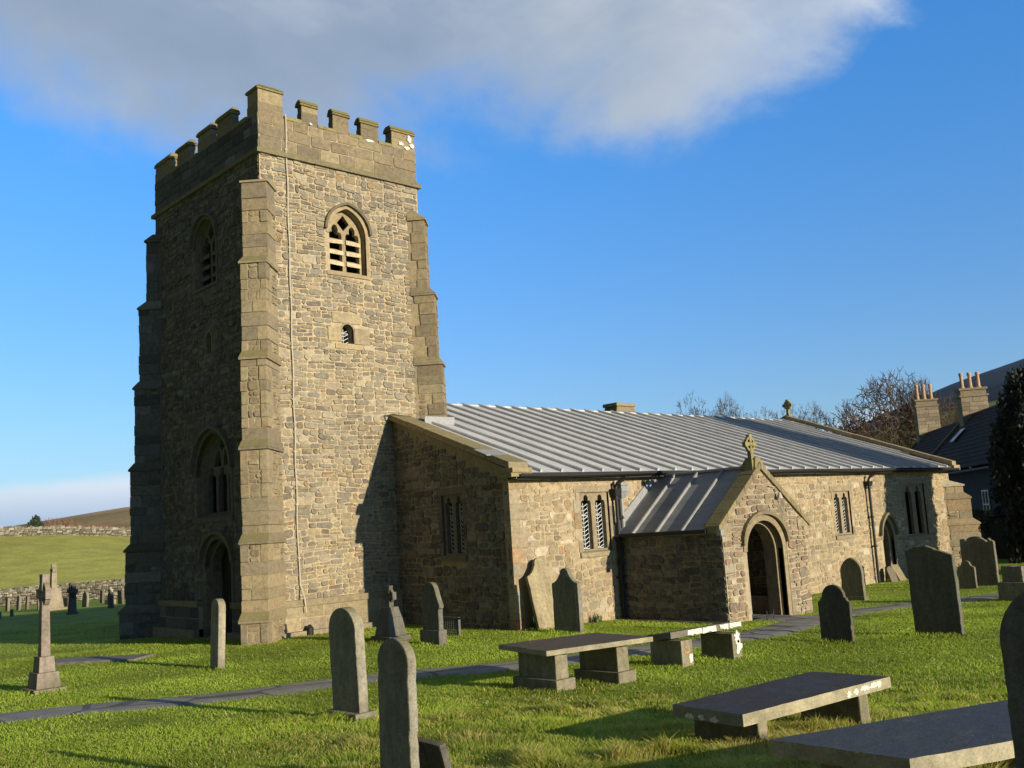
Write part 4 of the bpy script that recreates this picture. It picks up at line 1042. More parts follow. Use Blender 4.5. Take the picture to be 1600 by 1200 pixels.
# ------------------------------------------------------------------ headstones
def profile(kind, w, h):
    """outline of a headstone in (u, z), counter-clockwise"""
    a = w/2; B = [(-a, -.35), (a, -.35)]; n = 9
    if kind == 'round':
        r = a*.92; return B+[(a*math.cos(math.pi*i/(2*n)), h-r+r*math.sin(math.pi*i/(2*n))) for i in range(n+1)]+[(-a*math.sin(math.pi*i/(2*n)), h-r+r*math.cos(math.pi*i/(2*n))) for i in range(1, n+1)]
    if kind == 'gothic':
        R = 1.35*a; pts = []
        for i in range(n+1):
            t = math.acos((R-a)/R)*i/n; pts.append((a-R+R*math.cos(t), R*math.sin(t)))
        top = pts[-1][1]; rp_ = [(x, z+h-top) for x, z in pts]; return B+rp_+[(-x, z) for x, z in rp_[::-1][1:]]
    if kind == 'shoulder':
        r = a*.70; s = h-r-.08; q = [(a, s)]+[(a-.0-.10*w*math.sin(math.pi/2*i/4), s+.07*(1-math.cos(math.pi/2*i/4))) for i in range(1, 5)]
        q += [(r*math.cos(math.pi/2*i/n), h-r+r*math.sin(math.pi/2*i/n)) for i in range(n+1)]; return B+q+[(-x, z) for x, z in q[::-1][1:]]
    if kind == 'ogee':
        s = h-.42*w; q = [(a, s), (a*.94, s+.01)]
        for i in range(1, 7):
            t = i/6; q.append((a*(.94-.60*t), s+.02+.24*w*t*t))
        q += [(a*.34*math.cos(math.pi/2*i/5), h-.17*w+.17*w*math.sin(math.pi/2*i/5)) for i in range(6)]
        return B+q+[(-x, z) for x, z in q[::-1][1:]]
    if kind == 'slant': return B+[(a, h-.19), (-a*.10, h), (-a*.55, h-.01), (-a, h-.09)]
    if kind == 'wavy':
        q = [(a, h-.30*w*1.4), (a*.92, h-.36*w)]+[(a*(.86-.34*math.sin(math.pi/2*i/5)), h-.36*w+.16*w*(i/5)) for i in range(6)]+[(a*.50*math.cos(math.pi/2*i/6), h-.20*w+.20*w*math.sin(math.pi/2*i/6)) for i in range(7)]
        return B+q+[(-x, z) for x, z in q[::-1][1:]]
    if kind == 'scroll':
        q = [(a, h-.22*w), (a*.99, h-.12*w), (a*.90, h-.07*w), (a*.78, h-.08*w), (a*.70, h-.15*w), (a*.62, h-.13*w)]+[(a*.56*math.cos(math.pi/2*i/6), h-.14*w+.14*w*math.sin(math.pi/2*i/6)) for i in range(7)]
        return B+q+[(-x, z) for x, z in q[::-1][1:]]
    if kind == 'lancet':
        s = h-.95*w; q = [(a, s-.03), (a*1.14, s), (a*1.14, s+.07)]+[(a*(1.10-.34*(i/5)), s+.07+.42*w*(i/5)) for i in range(1, 6)]+[(a*.72*math.cos(math.pi/2*i/6), s+.07+.42*w+(h-s-.07-.42*w)*math.sin(math.pi/2*i/6)) for i in range(1, 7)]
        return B+q+[(-x, z) for x, z in q[::-1][1:]]
    if kind == 'square': return B+[(a, h-.01), (-a, h)]
ALLSTONES = []
def worn(prof, seed):
    """break an outline into short lengths with small chips and hollows"""
    R = random.Random(seed); out = []; k = 0
    for i, (a, b) in enumerate(zip(prof, prof[1:]+prof[:1])):
        L = math.hypot(b[0]-a[0], b[1]-a[1]); n = max(1, int(L/.06)); out.append(a)
        if L < 1e-6: continue
        for j in range(1, n):
            k = .6*k+R.uniform(-.0035, .0035); c = -R.uniform(.004, .012) if R.random() < .10 else 0
            nx, ny = (b[1]-a[1])/L, -(b[0]-a[0])/L; f = j/n; out.append((a[0]+(b[0]-a[0])*f+nx*(k+c), a[1]+(b[1]-a[1])*f+ny*(k+c)))
    return out
def stone_prism(mb, prof, t, c):
    mb.prism([(-t/2, -u, z) for u, z in prof], (t, 0, 0), c)   # seen from the west: left is +y
def headstone(kind, loc, w, t, h, label, rot=0, lean=(0, 0), base=None, mat='headstone', col=(.15, .14, .115), name='headstone', group=None, border=False):
    z = gz(*loc); root = empty(name, (*loc, z), math.radians(rot)); root.rotation_euler[0] = math.radians(lean[0]); root.rotation_euler[1] = math.radians(lean[1])
    tag(root, label, 'gravestone', group)
    mb = MB(); stone_prism(mb, worn(profile(kind, w, h), int(loc[0]*37+loc[1]*11)), t, col)
    if border:
        pr = [(u*.84, .1+(z_-.1)*.94) for u, z_ in profile(kind, w, h) if z_ > 0]; pr = [(-w*.42, .15), (w*.42, .15)]+pr
        mb.prism([(-t/2-.008, -u, z_) for u, z_ in pr], (.02, 0, 0), tuple(k*.9 for k in col))
    fixed(mb, 'slab', mat, root, .012)
    if base:
        b = MB(); bw, bt, bh = base; b.box(-bt/2, bt/2, -bw/2, bw/2, -.3, bh, tuple(k*1.1 for k in col)); fixed(b, 'base', mat, root, .02)
    ALLSTONES.append((loc[0], loc[1], max(w, t)/2))
    return root
def fixed(mb, name, mat, root, bevel=0, parent=None):
    """a part written in its thing's own coordinates"""
    o = mb.build(name, mat, None, bevel=bevel); o.parent = parent or root; return o
G_FRONT = None
headstone('round', (6.72, 10.37), .58, .13, 1.31, 'tall round topped headstone on a low plinth, farther of the left foreground pair', base=(.66, .30, .11), col=(.26, .24, .185), lean=(0, -1.5))
headstone('round', (4.22, 5.93), .375, .075, 1.12, 'round topped slab headstone cut by the bottom edge, nearest on the left', col=(.22, .205, .165), lean=(0, 1))
headstone('square', (4.58, 5.92), .34, .06, .40, 'small dark slab leaning behind the nearest left headstone', lean=(0, -16), col=(.10, .09, .08), name='leaning_slab')
headstone('round', (8.80, 18.10), .42, .14, 1.30, 'thin slab seen almost edge on in front of the west door', rot=-6, col=(.28, .25, .19), lean=(0, 2))
headstone('lancet', (13.07, 16.93), .56, .12, 1.28, 'dark headstone with stepped shoulders and bright edge in front of the shaded gable wall', base=(.66, .22, .30), col=(.13, .125, .11))
headstone('ogee', (15.87, 15.69), .80, .12, 1.40, 'grey headstone with narrow round head and hollow shoulders before the sunlit corner', base=(.86, .2, .04), col=(.19, .18, .145), border=True)
headstone('shoulder', (16.70, 9.69), .63, .08, 1.02, 'short black round shouldered headstone standing beyond the lichened table tomb', col=(.085, .08, .07))
headstone('gothic', (26.58, 14.77), .66, .13, 1.20, 'pointed headstone with a hooded top by the wall right of the porch', col=(.17, .155, .12), base=(.74, .24, .12))
headstone('slant', (18.23, 8.51), .88, .12, 1.62, 'broad tall dark headstone with a sloping top, right of the short black one', col=(.105, .105, .088), lean=(-1, 0))
headstone('wavy', (30.10, 13.02), .50, .10, .82, 'small curly topped headstone peeping past the sloping topped one', col=(.15, .14, .115))
headstone('scroll', (31.10, 13.00), .95, .14, 1.42, 'wide headstone with round centre and scrolled shoulders below the chancel buttress', col=(.14, .13, .105), border=True)
headstone('scroll', (32.1, 13.5), .95, .14, 1.45, 'headstone half hidden directly behind the wide scrolled one', col=(.14, .13, .105))
headstone('round', (41.6, 17.35), .70, .12, 1.25, 'lit edged round headstone in shade just past the chancel buttress', col=(.12, .115, .1), rot=-25)
headstone('square', (42.6, 16.62), .92, .12, 1.45, 'dark rectangular headstone tilted under the yew', lean=(-4, 0), col=(.09, .085, .075))
headstone('square', (26.5, 10.25), .5, .45, .85, 'squat block shaped monument at the right beside the path', col=(.16, .15, .12), base=(.72, .62, .45), name='block_monument')
headstone('round', (5.10, 1.735), .66, .13, 1.34, 'big round topped headstone cut by the right edge, nearest of all', col=(.095, .095, .09))
# slabs propped against the walls
def leaning(loc, w, h, t, tilt, kind, label, rot, col, mat='pale_headstone'):
    r = headstone(kind, loc, w, t, h, label, rot=rot, mat=mat, col=col, name='leaning_slab'); r.rotation_mode = 'XYZ'
    r.rotation_euler = (0, 0, math.radians(rot)); k = Matrix.Rotation(math.radians(rot), 4, 'Z') @ Matrix.Rotation(math.radians(tilt), 4, 'Y')
    r.rotation_euler = k.to_euler(); return r
lg = leaning((16.38, 16.70), .95, 1.66, .09, 12, 'ogee', 'pale inscribed slab leaning against the sunlit wall behind the grey headstone', 90, (.30, .25, .16)); lg.rotation_euler = (Matrix.Rotation(math.radians(-2), 4, 'Y') @ lg.rotation_euler.to_matrix().to_4x4()).to_euler()
leaning((33.0, 16.78), .36, .55, .07, 20, 'round', 'small dark slab propped at the foot of the second downpipe', 78, (.15, .13, .10))
leaning((33.45, 16.70), .40, .62, .08, 30, 'square', 'paler small slab leaning beside the priest doorway', 82, (.24, .2, .14))
# crosses
def grave_cross(loc, H, label, rot=0, steps=((.62, .14), (.46, .26), (.30, .22)), ring=True, col=(.21, .185, .15), taper=.8, mat='headstone', arm=.24, sw=.085, name='grave_cross', group=None, head=.30):
    z = gz(*loc); root = empty(name, (*loc, z), math.radians(rot)); tag(root, label, 'gravestone', group)
    zz = -.25; m = MB(); first = True
    for w, hh in steps:
        top = zz+hh+(.25 if first else 0); tp = taper if not first else 1
        m.hexa([(-w/2*.8, -w/2, zz), (w/2*.8, -w/2, zz), (w/2*.8, w/2, zz), (-w/2*.8, w/2, zz)], [(-w/2*.8*tp, -w/2*tp, top), (w/2*.8*tp, -w/2*tp, top), (w/2*.8*tp, w/2*tp, top), (-w/2*.8*tp, w/2*tp, top)], col); zz = top; first = False
    fixed(m, 'stepped_base', mat, root, .012)
    m = MB(); zc = H-head
    m.hexa([(-sw, -sw*1.15, zz), (sw, -sw*1.15, zz), (sw, sw*1.15, zz), (-sw, sw*1.15, zz)], [(-sw*.8, -sw*.9, zc), (sw*.8, -sw*.9, zc), (sw*.8, sw*.9, zc), (-sw*.8, sw*.9, zc)], col)
    for a in range(4):
        th = a*math.pi/2; ca, sa = math.cos(th), math.sin(th); L = arm if a in (0, 2) else head if a == 1 else .2
        q = [(.0, -.05), (L, -.085), (L, .085), (.0, .05)]
        m.prism([(-sw*.8, -(x*ca-y*sa), zc+x*sa+y*ca) for x, y in q], (sw*1.6, 0, 0), col)
    if ring:
        n = 20; r0, r1 = arm*.62, arm*.84
        for i in range(n):
            a, b = 2*math.pi*i/n, 2*math.pi*(i+1)/n
            m.prism([(-sw*.55, r*math.cos(t), zc+r*math.sin(t)) for r, t in ((r0, a), (r1, a), (r1, b), (r0, b))], (sw*1.1, 0, 0), col)
    fixed(m, 'cross', mat, root, .008); ALLSTONES.append((loc[0], loc[1], .35)); return root
grave_cross((5.80, 18.45), 1.98, 'slim wheel headed grave cross on a stepped base, nearest on the left lawn', rot=0, col=(.24, .20, .165), steps=((.66, .07), (.50, .26), (.34, .26)), taper=.88, arm=.25, sw=.078, head=.34)
grave_cross((13.09, 18.49), 1.20, 'small dark cross on a swelling pedestal in the corner between tower and gable', steps=((.72, .12), (.58, .40), (.42, .22)), taper=.74, arm=.20, sw=.065, ring=True, col=(.12, .115, .105), head=.22)
grave_cross((18.47, 57.3), 2.45, 'tall pale cross on a tapering pedestal far across the left lawn', steps=((1.3, .12), (1.0, 1.05)), taper=.62, arm=.22, sw=.15, col=(.28, .235, .17), ring=True, mat='pale_headstone', head=.32)
grave_cross((16.53, 48.67), 1.45, 'stout dark wheel cross near the tower shadow on the left lawn', steps=((.5, .08),), arm=.40, sw=.15, col=(.10, .09, .085), head=.40)
FAR_ST = [('round', 19.24, 51.14, .62, .82, (.10, .09, .085), 'dark round headstone nearest the tower in the far graveyard'), ('square', 22.5, 61.2, .5, .75, (.13, .11, .09), 'plain dark headstone by the far wall right of the stout cross'),
 ('square', 21.36, 55.3, .45, .75, (.13, .11, .09), 'narrow slab beside the tower edge in the far graveyard'), ('gothic', 19.4, 60.0, .7, 1.1, (.30, .28, .22), 'pale pointed headstone just right of the tall pale cross'),
 ('round', 23.2, 61.5, .5, .7, (.12, .10, .09), 'short rounded slab before the far wall'), ('square', 24.9, 63.5, .45, .8, (.14, .12, .1), 'thin slab against the far wall near the tower'), ('round', 25.4, 62.5, .45, .8, (.34, .33, .29), 'white headstone by the far wall next to the tower'),
 ('square', 18.2, 64.5, .4, .8, (.20, .165, .13), 'leftmost thin slab before the far wall'), ('round', 18.75, 64.3, .42, .85, (.19, .16, .13), 'second thin slab from the left before the far wall'), ('round', 19.2, 64.2, .42, .80, (.16, .13, .11), 'third slab from the left before the far wall'),
 ('round', 18.75, 60.6, .42, .62, (.20, .15, .11), 'low brown headstone left of the tall pale cross'), ('square', 20.9, 62.5, .55, .5, (.17, .15, .12), 'low square stone below the far wall right of the stout cross'),
 ('square', 14.1, 51.5, .5, .36, (.20, .17, .13), 'low block stone on the sunlit strip at the left edge'), ('square', 15.3, 53.5, .3, .35, (.14, .115, .095), 'stump of a small stone left of the tall pale cross'), ('gothic', 20.05, 57.0, .6, .85, (.22, .2, .16), 'leaning slab right of the pale pointed headstone')]
for k, x, y, w, h, c, lb in FAR_ST: headstone(k, (x, y), w, .14, h, lb, rot=rng.uniform(-12, 12), lean=(rng.uniform(-3, 3), rng.uniform(-4, 4)), col=c, group='old headstones in the far graveyard')
grave_cross((21.6, 57.5), .95, 'little pale cross on a rough base in the far graveyard', steps=((.55, .25), (.35, .2)), arm=.22, sw=.08, col=(.33, .3, .24), ring=False, mat='pale_headstone', head=.2)

# ledger slab in the lawn
root = empty('ledger_slab', (8.25, 22.75, gz(8.25, 22.75)), math.radians(-50)); tag(root, 'flat grey grave slab lying in the lawn before the west door', 'grave slab')
m = MB(); m.box(-1.1, 1.1, -.42, .42, -.1, .07, (.16, .15, .12)); fixed(m, 'slab', 'tomb_slab', root, .02)
# table tombs
def table_tomb(label, corners, ztop, th, legs, col, tilt=None, edge=(.24, .215, .15), plinth=None, lichens=(), loc=None):
    """corners: slab corners counter-clockwise from above, world x y; legs: (x0,x1,y0,y1) boxes"""
    cx = sum(c[0] for c in corners)/4; cy = sum(c[1] for c in corners)/4; z = gz(cx, cy)
    root = empty('table_tomb', (cx, cy, z)); tag(root, label, 'tomb')
    zs = tilt or [ztop]*4; m = MB()
    lo = [(c[0]-cx, c[1]-cy, q-th-z) for c, q in zip(corners, zs)]; hi = [(c[0]-cx, c[1]-cy, q-z) for c, q in zip(corners, zs)]
    m.add(lo+hi, [(0,3,2,1)], edge); m.add(lo+hi, [(4,5,6,7)], col); m.add(lo+hi, [(0,1,5,4),(1,2,6,5),(2,3,7,6),(3,0,4,7)], edge)
    o = m.build('slab', 'tomb_slab', None); o.parent = root
    bm = bmesh.new(); bm.from_mesh(o.data); bmesh.ops.remove_doubles(bm, verts=bm.verts, dist=1e-4)
    bmesh.ops.subdivide_edges(bm, edges=[e for e in bm.edges if e.calc_length() > .3], cuts=24, use_grid_fill=True)
    for v in bm.verts:                                                # worn edges and a faintly dished top
        q = v.co*5.5+Vector((cx*3, cy*3, 0)); n1 = noise.noise(q); n2 = noise.noise(q*3.7)
        v.co += Vector((0, 0, .003*n1+.002*n2)); c = min(1, len([e for e in v.link_edges if e.calc_face_angle(0) > .6]))
        if c: v.co += Vector((-v.co.x, -v.co.y, 0)).normalized()*max(0, .007*noise.noise(q*6)+.004*n2+.001)
    bm.to_mesh(o.data); bm.free()
    for (x0, x1, y0, y1) in legs:
        m = MB(); zg = min(gz(x0, y0), gz(x1, y1))-.25
        zt = min(zs)-th-z+.01 if tilt is None else min(zs)+.05-th-z
        b0, b1, b2, b3 = x0-cx, x1-cx, y0-cy, y1-cy
        m.hexa([(b0-.01, b2-.01, zg-z), (b1+.01, b2-.01, zg-z), (b1+.01, b3+.01, zg-z), (b0-.01, b3+.01, zg-z)], [(b0, b2, zt), (b1, b2, zt), (b1, b3, zt), (b0, b3, zt)], (.22, .195, .135))
        lg_ = fixed(m, 'pedestal', 'pale_headstone', root, .012)
        if plinth:
            e, hgt = plinth; m = MB(); m.box(b0-e, b1+e, b2-e, b3+e, zg-z, max(gz(x0, y0), gz(x1, y1))+hgt-z, (.20, .18, .125)); fixed(m, 'plinth', 'pale_headstone', root, .02, lg_)
    for (x, y) in corners: ALLSTONES.append((x, y, .1))
    ALLSTONES.append((cx, cy, .3)); return root, (cx, cy, z)
table_tomb('long table tomb on two plinthed pedestals nearest the path, left of the lichened one', [(9.70, 10.06), (11.50, 9.66), (11.60, 10.88), (9.96, 11.34)], .66, .07, [(9.90, 10.14, 10.10, 10.86), (10.98, 11.22, 9.92, 10.68)], (.088, .066, .046), edge=(.27, .24, .16), plinth=(.07, .16))
def blob(root, mat, fr, u, v, rx, ry, n=26, seed=0, name='lichen_patch'):
    """one ragged crust of lichen on a stone face"""
    R = random.Random(seed); q = []; k = 1
    for i in range(n):
        a = 2*math.pi*i/n; k = .35*k+.65*R.uniform(.4, 1.5); q.append((u+rx*k*math.cos(a), v+ry*k*math.sin(a)))
    m = MB(); m.prism([fr.p(*z, 0) for z in q], fr.N*.004, (.7, .7, .65)); return fixed(m, name, mat, root)
t2, c2 = table_tomb('small table tomb with white lichen along its sloping slab, beside the long one', [(12.66, 10.27), (14.08, 9.92), (14.28, 10.62), (12.86, 10.97)], .6, .10, [(12.82, 13.10, 10.20, 10.84), (13.86, 14.10, 9.96, 10.60)], (.10, .09, .08), tilt=[.56, .60, .50, .46], edge=(.15, .14, .11))
fr = Frame(Vector((12.66, 10.27, .5))-Vector(c2), (1.42, -.35, 0))
for i, (a, b) in enumerate(((.34, .63), (.65, .94), (1.02, 1.19), (1.21, 1.46))):
    R = random.Random(i+3); q = []
    for f in np.linspace(0, 1, 7): q.append((a+(b-a)*f+R.uniform(-.012, .012), -.03+(a+(b-a)*f)*.027+R.uniform(-.015, .02)))
    for f in np.linspace(1, 0, 7): q.append((a+(b-a)*f+R.uniform(-.012, .012), .053+(a+(b-a)*f)*.027+R.uniform(-.008, .003)))
    m = MB(); m.prism([fr.p(*z, .003) for z in q], fr.N*.004, (.7, .7, .65)); fixed(m, 'lichen_patch', 'white_lichen', t2)
f2 = Frame(Vector((13.86, 9.952, .15))-Vector(c2), (1, 0, 0)); f3 = Frame(Vector((12.82, 10.192, .15))-Vector(c2), (1, 0, 0))
blob(t2, 'white_lichen', f2, .12, .20, .07, .10, seed=1); blob(t2, 'white_lichen', f2, .16, .04, .07, .12, seed=2); blob(t2, 'white_lichen', f3, .22, -.02, .05, .08, seed=3)
blob(t2, 'orange_lichen', f3, .12, .07, .07, .018, seed=5, name='orange_lichen_patch'); blob(t2, 'orange_lichen', f3, .10, .15, .03, .012, seed=8, name='orange_lichen_patch'); blob(t2, 'orange_lichen', f2, .15, .12, .03, .02, seed=6, name='orange_lichen_patch')
t3, c3 = table_tomb('low table tomb amid rough grass with white lichen blobs on its edge', [(7.02, 5.01), (9.22, 4.84), (9.18, 5.66), (7.09, 5.80)], .745, .10, [(7.28, 7.42, 5.05, 5.72), (8.74, 8.90, 4.92, 5.55)], (.038, .034, .030), edge=(.29, .26, .17))
fr = Frame(Vector((7.02, 5.01, .695))-Vector(c3), (2.2, -.17, 0))
for i, (u, v, rx) in enumerate(((1.50, -.025, .03), (1.62, -.005, .06), (1.77, .01, .07), (1.90, .02, .055), (2.0, .015, .035))): blob(t3, 'white_lichen', fr, u, v*.7, rx, rng.uniform(.022, .034), seed=i+20)
f4 = Frame(Vector((7.09, 5.80, .695))-Vector(c3), (-.07, -.79, 0))
for i, (u, rx) in enumerate(((.20, .05), (.34, .035), (.48, .055))): blob(t3, 'white_lichen', f4, u, -.025, rx, .024, seed=i+40)
table_tomb('biggest slab tomb in the near right corner with a wet dark top', [(5.60, 2.88), (7.45, 2.14), (7.75, 3.02), (5.62, 3.82)], .94, .10, [(5.86, 6.06, 2.94, 3.62), (6.9, 7.1, 2.5, 3.1)], (.055, .06, .068), edge=(.30, .27, .19))
# white crusts on the corner of the parapet
PF = Frame(Vector((0, TY0-.028, 0))-church.location, (1, 0, 0))
for i, (u, v, rx, ry) in enumerate(((17.34, 13.98, .09, .10), (17.42, 13.80, .07, .08), (17.02, 13.78, .08, .06), (17.24, 13.70, .10, .05), (15.42, 13.64, .10, .03), (15.9, 13.62, .16, .035), (13.95, 13.66, .05, .025))):
    blob(parapet, 'white_lichen', PF, u, v, rx, ry, seed=i+60)
# vent screen and boot scraper
root = empty('vent_screen', (14.35, 18.0, gz(14.35, 18.0))); tag(root, 'small grey mesh screen standing at the foot of the shaded gable', 'vent screen')
m = MB()
for i in range(11): m.box(-.015, .015, -.35+i*.07-.008, -.35+i*.07+.008, -.05, .36)
for i in range(8): m.box(-.012, .012, -.36, .36, i*.05-.006, i*.05+.006)
m.box(-.03, .03, -.38, -.34, -.05, .40); m.box(-.03, .03, .34, .38, -.05, .40); m.box(-.03, .03, -.38, .38, .36, .41); fixed(m, 'screen', 'vent_mesh', root)
root = empty('boot_scraper', (20.55, 13.62, gz(20.55, 13.62))); tag(root, 'little black iron boot scraper beside the porch doorway', 'boot scraper')
m = MB(); m.tube([(-.14, 0, -.1), (-.14, 0, .24)], .014, 6); m.tube([(.14, 0, -.1), (.14, 0, .24)], .014, 6); m.box(-.14, .14, -.006, .006, .10, .15); fixed(m, 'scraper', 'black_iron', root)

# ------------------------------------------------------------------ dry stone walls
def drystone(name, pts, h, th, label, sz=(.18, .45), seed=1, zf=hz, dark=1.0):
    R = random.Random(seed); mb = MB(); pal = [((.27, .25, .19), 4), ((.38, .36, .29), 4), ((.20, .18, .14), 3), ((.50, .48, .41), 2), ((.15, .13, .10), 2)]
    for (a, b) in zip(pts[:-1], pts[1:]):
        A, B = Vector((*a, 0)), Vector((*b, 0)); L = (B-A).length; d = (B-A)/L; s = Vector((-d.y, d.x, 0))
        n = max(1, int(L/2.5))
        for i in range(n):
            p, q = A+d*(L*i/n), A+d*(L*(i+1)/n); zp, zq = zf(p.x, p.y), zf(q.x, q.y)
            lo = [p-s*th*.40, q-s*th*.40, q+s*th*.40, p+s*th*.40]; hi = [p-s*th*.26, q-s*th*.26, q+s*th*.26, p+s*th*.26]
            mb.add([(v.x, v.y, (zp if j in (0, 3) else zq)-.4) for j, v in enumerate(lo)]+[(v.x, v.y, (zp if j in (0, 3) else zq)+h*.88) for j, v in enumerate(hi)], [(0,3,2,1),(4,5,6,7),(0,1,5,4),(1,2,6,5),(2,3,7,6),(3,0,4,7)], (.06*dark, .055*dark, .045*dark))
        for side in (-1, 1):
            z = -.1
            while z < h:
                hh = R.uniform(.4, .75)*sz[0]*1.3; u = 0
                while u < L:
                    l = R.uniform(*sz); p = A+d*(u+l/2); z0 = zf(p.x, p.y)+z+R.uniform(-.02, .02); off = th*(.5-.16*max(z, 0)/h)
                    c = pick(R, pal, .2); c = tuple(k*dark for k in c)
                    e = R.uniform(-.03, .03)
                    P = lambda x, y, zz: tuple(p+d*x+s*(side*(off+y+e))+Vector((0, 0, zz+z0)))
                    k = l/2*.92; j = lambda: R.uniform(-.02, .02)
                    mb.add([P(-k+j(), -.12, j()), P(k+j(), -.12, j()), P(k+j(), -.12, hh*.9), P(-k+j(), -.12, hh*.9), P(-k*.85+j(), 0, .02+j()), P(k*.85+j(), 0, .02+j()), P(k*.85+j(), 0, hh*.8+j()), P(-k*.85+j(), 0, hh*.8+j())],
                           [(4,5,6,7),(0,1,5,4),(1,2,6,5),(2,3,7,6),(3,0,4,7)], c); u += l
                z += hh
        u = 0                                                         # cope stones on edge
        while u < L:
            l = R.uniform(sz[0]*.5, sz[1]*.7); p = A+d*(u+l/2); z0 = zf(p.x, p.y)+h*.86; hh = R.uniform(.14, .32)*sz[0]/.18; c = tuple(k*dark for k in pick(R, pal, .25)); k = l/2*.9; w = th*.36
            j = lambda: R.uniform(-.03, .03)
            lo = [p-d*k-s*w, p+d*k-s*w, p+d*k+s*w, p-d*k+s*w]; mb.add([(v.x, v.y, z0) for v in lo]+[(v.x+j(), v.y+j(), z0+hh+j()) for v in lo], [(4,5,6,7),(0,1,5,4),(1,2,6,5),(2,3,7,6),(3,0,4,7)], c); u += l
    cx, cy = pts[0]; o = mb.build(name, 'rubble', None, loc=(cx, cy, zf(cx, cy))); tag(o, label, 'wall'); return o
drystone('dry_stone_wall', [(14.5, 86.5), (21.2, 77.1), (26.8, 69), (33.5, 59.5)], 1.12, .55, 'grey dry stone wall bounding the far graveyard below the field', sz=(.2, .5), seed=4, dark=.85)
drystone('dry_stone_wall', [(18, 153), (39.8, 144.6), (47.5, 142.0), (54.2, 139.7), (75, 130)], 1.0, .7, 'pale dry stone wall along the top of the sloping field', sz=(.3, .8), seed=5, dark=.62)
drystone('garden_wall', [(47.6, 20.6), (51.8, 13.8), (56, 7.0)], 1.75, .5, 'dark garden wall in front of the house beside the yew', sz=(.2, .5), seed=6, dark=.6)

# ------------------------------------------------------------------ house beyond the chancel
HD = Vector((math.cos(math.radians(37)), math.sin(math.radians(37)), 0)); HS = Vector((-HD.y, HD.x, 0)); HP = Vector((72.8, 33.2, 0)); HG = -.1
house = empty('house', (HP.x, HP.y, HG)); tag(house, 'long shaded cottage with slate roof and two tall pot topped chimneys behind the chancel', 'house')
def H(a, s, z): return tuple(HP+HD*a+HS*s+Vector((0, 0, z)))
EV, RG, SP = 3.85, 7.35, 3.6
mb = MB()
for a0, a1 in ((-34, 0),):
    for s in (SP-.25, -SP+.25): mb.add([H(a0, s, -.6), H(a1, s, -.6), H(a1, s, EV), H(a0, s, EV)], [(0, 1, 2, 3)], (.1, .1, .1))
    for a in (a0, a1): mb.add([H(a, -SP+.25, -.6), H(a, SP-.25, -.6), H(a, SP-.25, EV), H(a, 0, RG-.1), H(a, -SP+.25, EV)], [(0, 1, 2, 3, 4)], (.1, .1, .1))
mb.build('wall', 'house_wall', house)
mb = MB()
for s in (SP, -SP):
    for (a0, a1, dz) in ((-12.0, .25, 0), (-34.2, -12.0, .18)):
        n = 14
        for i in range(n):                                            # courses of slates lapping down the slope
            f0, f1 = i/n, (i+1)/n; z0 = EV-.12+(RG-EV+.12)*f0+dz; z1 = EV-.12+(RG-EV+.12)*f1+dz
            mb.add([H(a0, s*(1-f0), z0+.05), H(a1, s*(1-f0), z0+.05), H(a1, s*(1-f1), z1), H(a0, s*(1-f1), z1), H(a0, s*(1-f0), z0), H(a1, s*(1-f0), z0)], [(0, 1, 2, 3), (4, 5, 1, 0)], (.1, .1, .1))
hr = mb.build('roof', 'slate', house)
for a, dz, s in ((0.1, .05, SP), (0.1, .05, -SP), (-12.0, .24, SP), (-12.0, .24, -SP)):
    mb = MB(); mb.hexa([H(a-.2, s, EV-.1+dz), H(a+.2, s, EV-.1+dz), H(a+.2, 0, RG+dz), H(a-.2, 0, RG+dz)], [H(a-.2, s, EV+.05+dz), H(a+.2, s, EV+.05+dz), H(a+.2, 0, RG+.15+dz), H(a-.2, 0, RG+.15+dz)], (.17, .15, .12)); mb.build('verge_coping', 'ashlar', hr)
def chimney(a, w, d, z0, z1, pots, lb):
    mb = MB(); fr = None
    q = lambda e: [H(a-d/2-e, -w/2-e, 0), H(a+d/2+e, -w/2-e, 0), H(a+d/2+e, w/2+e, 0), H(a-d/2-e, w/2+e, 0)]
    mb.hexa([(x, y, z0) for x, y, _ in q(0)], [(x, y, z1-.55) for x, y, _ in q(-.02)], (.2, .16, .11))
    for zz, e, h in ((z1-.55, .07, .12), (z1-.43, -.03, .3), (z1-.13, .05, .13), (z0+1.0, .06, .1)):
        mb.hexa([(x, y, zz) for x, y, _ in q(e)], [(x, y, zz+h) for x, y, _ in q(e)], (.23, .19, .13))
    for face in range(4):
        c = q(.0); p0, p1 = Vector(c[face]), Vector(c[(face+1) % 4]); fr = Frame(p0, p1-p0); L = (p1-p0).length
        courses(mb, fr, z0, z1-.55, lambda x, y: (0, L), none, rng, [((.26,.215,.15),3),((.22,.175,.12),3),((.30,.25,.18),2)], **ASH)
    o = mb.build('chimney', 'ashlar', hr)
    return o
def pot_at(a, s, z, h):
    m = MB(); p = Vector(H(a, s, 0)); R = ((.0, .15), (.08, .16), (.12, .115), (h*.8, .10), (h*.82, .135), (h*.9, .135), (h, .12))
    m.tube([(p.x, p.y, z+zz) for zz, r in R], [r for _, r in R], 10); m.build('chimney_pot', 'chimney_pot', hr)
for a, zt, ph in ((-.6, 9.75, 1.15), (-13.0, 9.05, 1.0)):
    chimney(a, 1.55, 1.0, 5.6, zt, 3, '')
    for s in (-.48, 0, .48): pot_at(a, s, zt, ph)
mb = MB(); mb.tube([H(.3, SP+.06, EV-.14), H(-34, SP+.06, EV-.14)], .08, 8); mb.tube([H(-13.4, SP-.15, EV-.2), H(-13.4, SP-.15, -.4)], .06, 8); mb.build('gutter', 'black_iron', house)
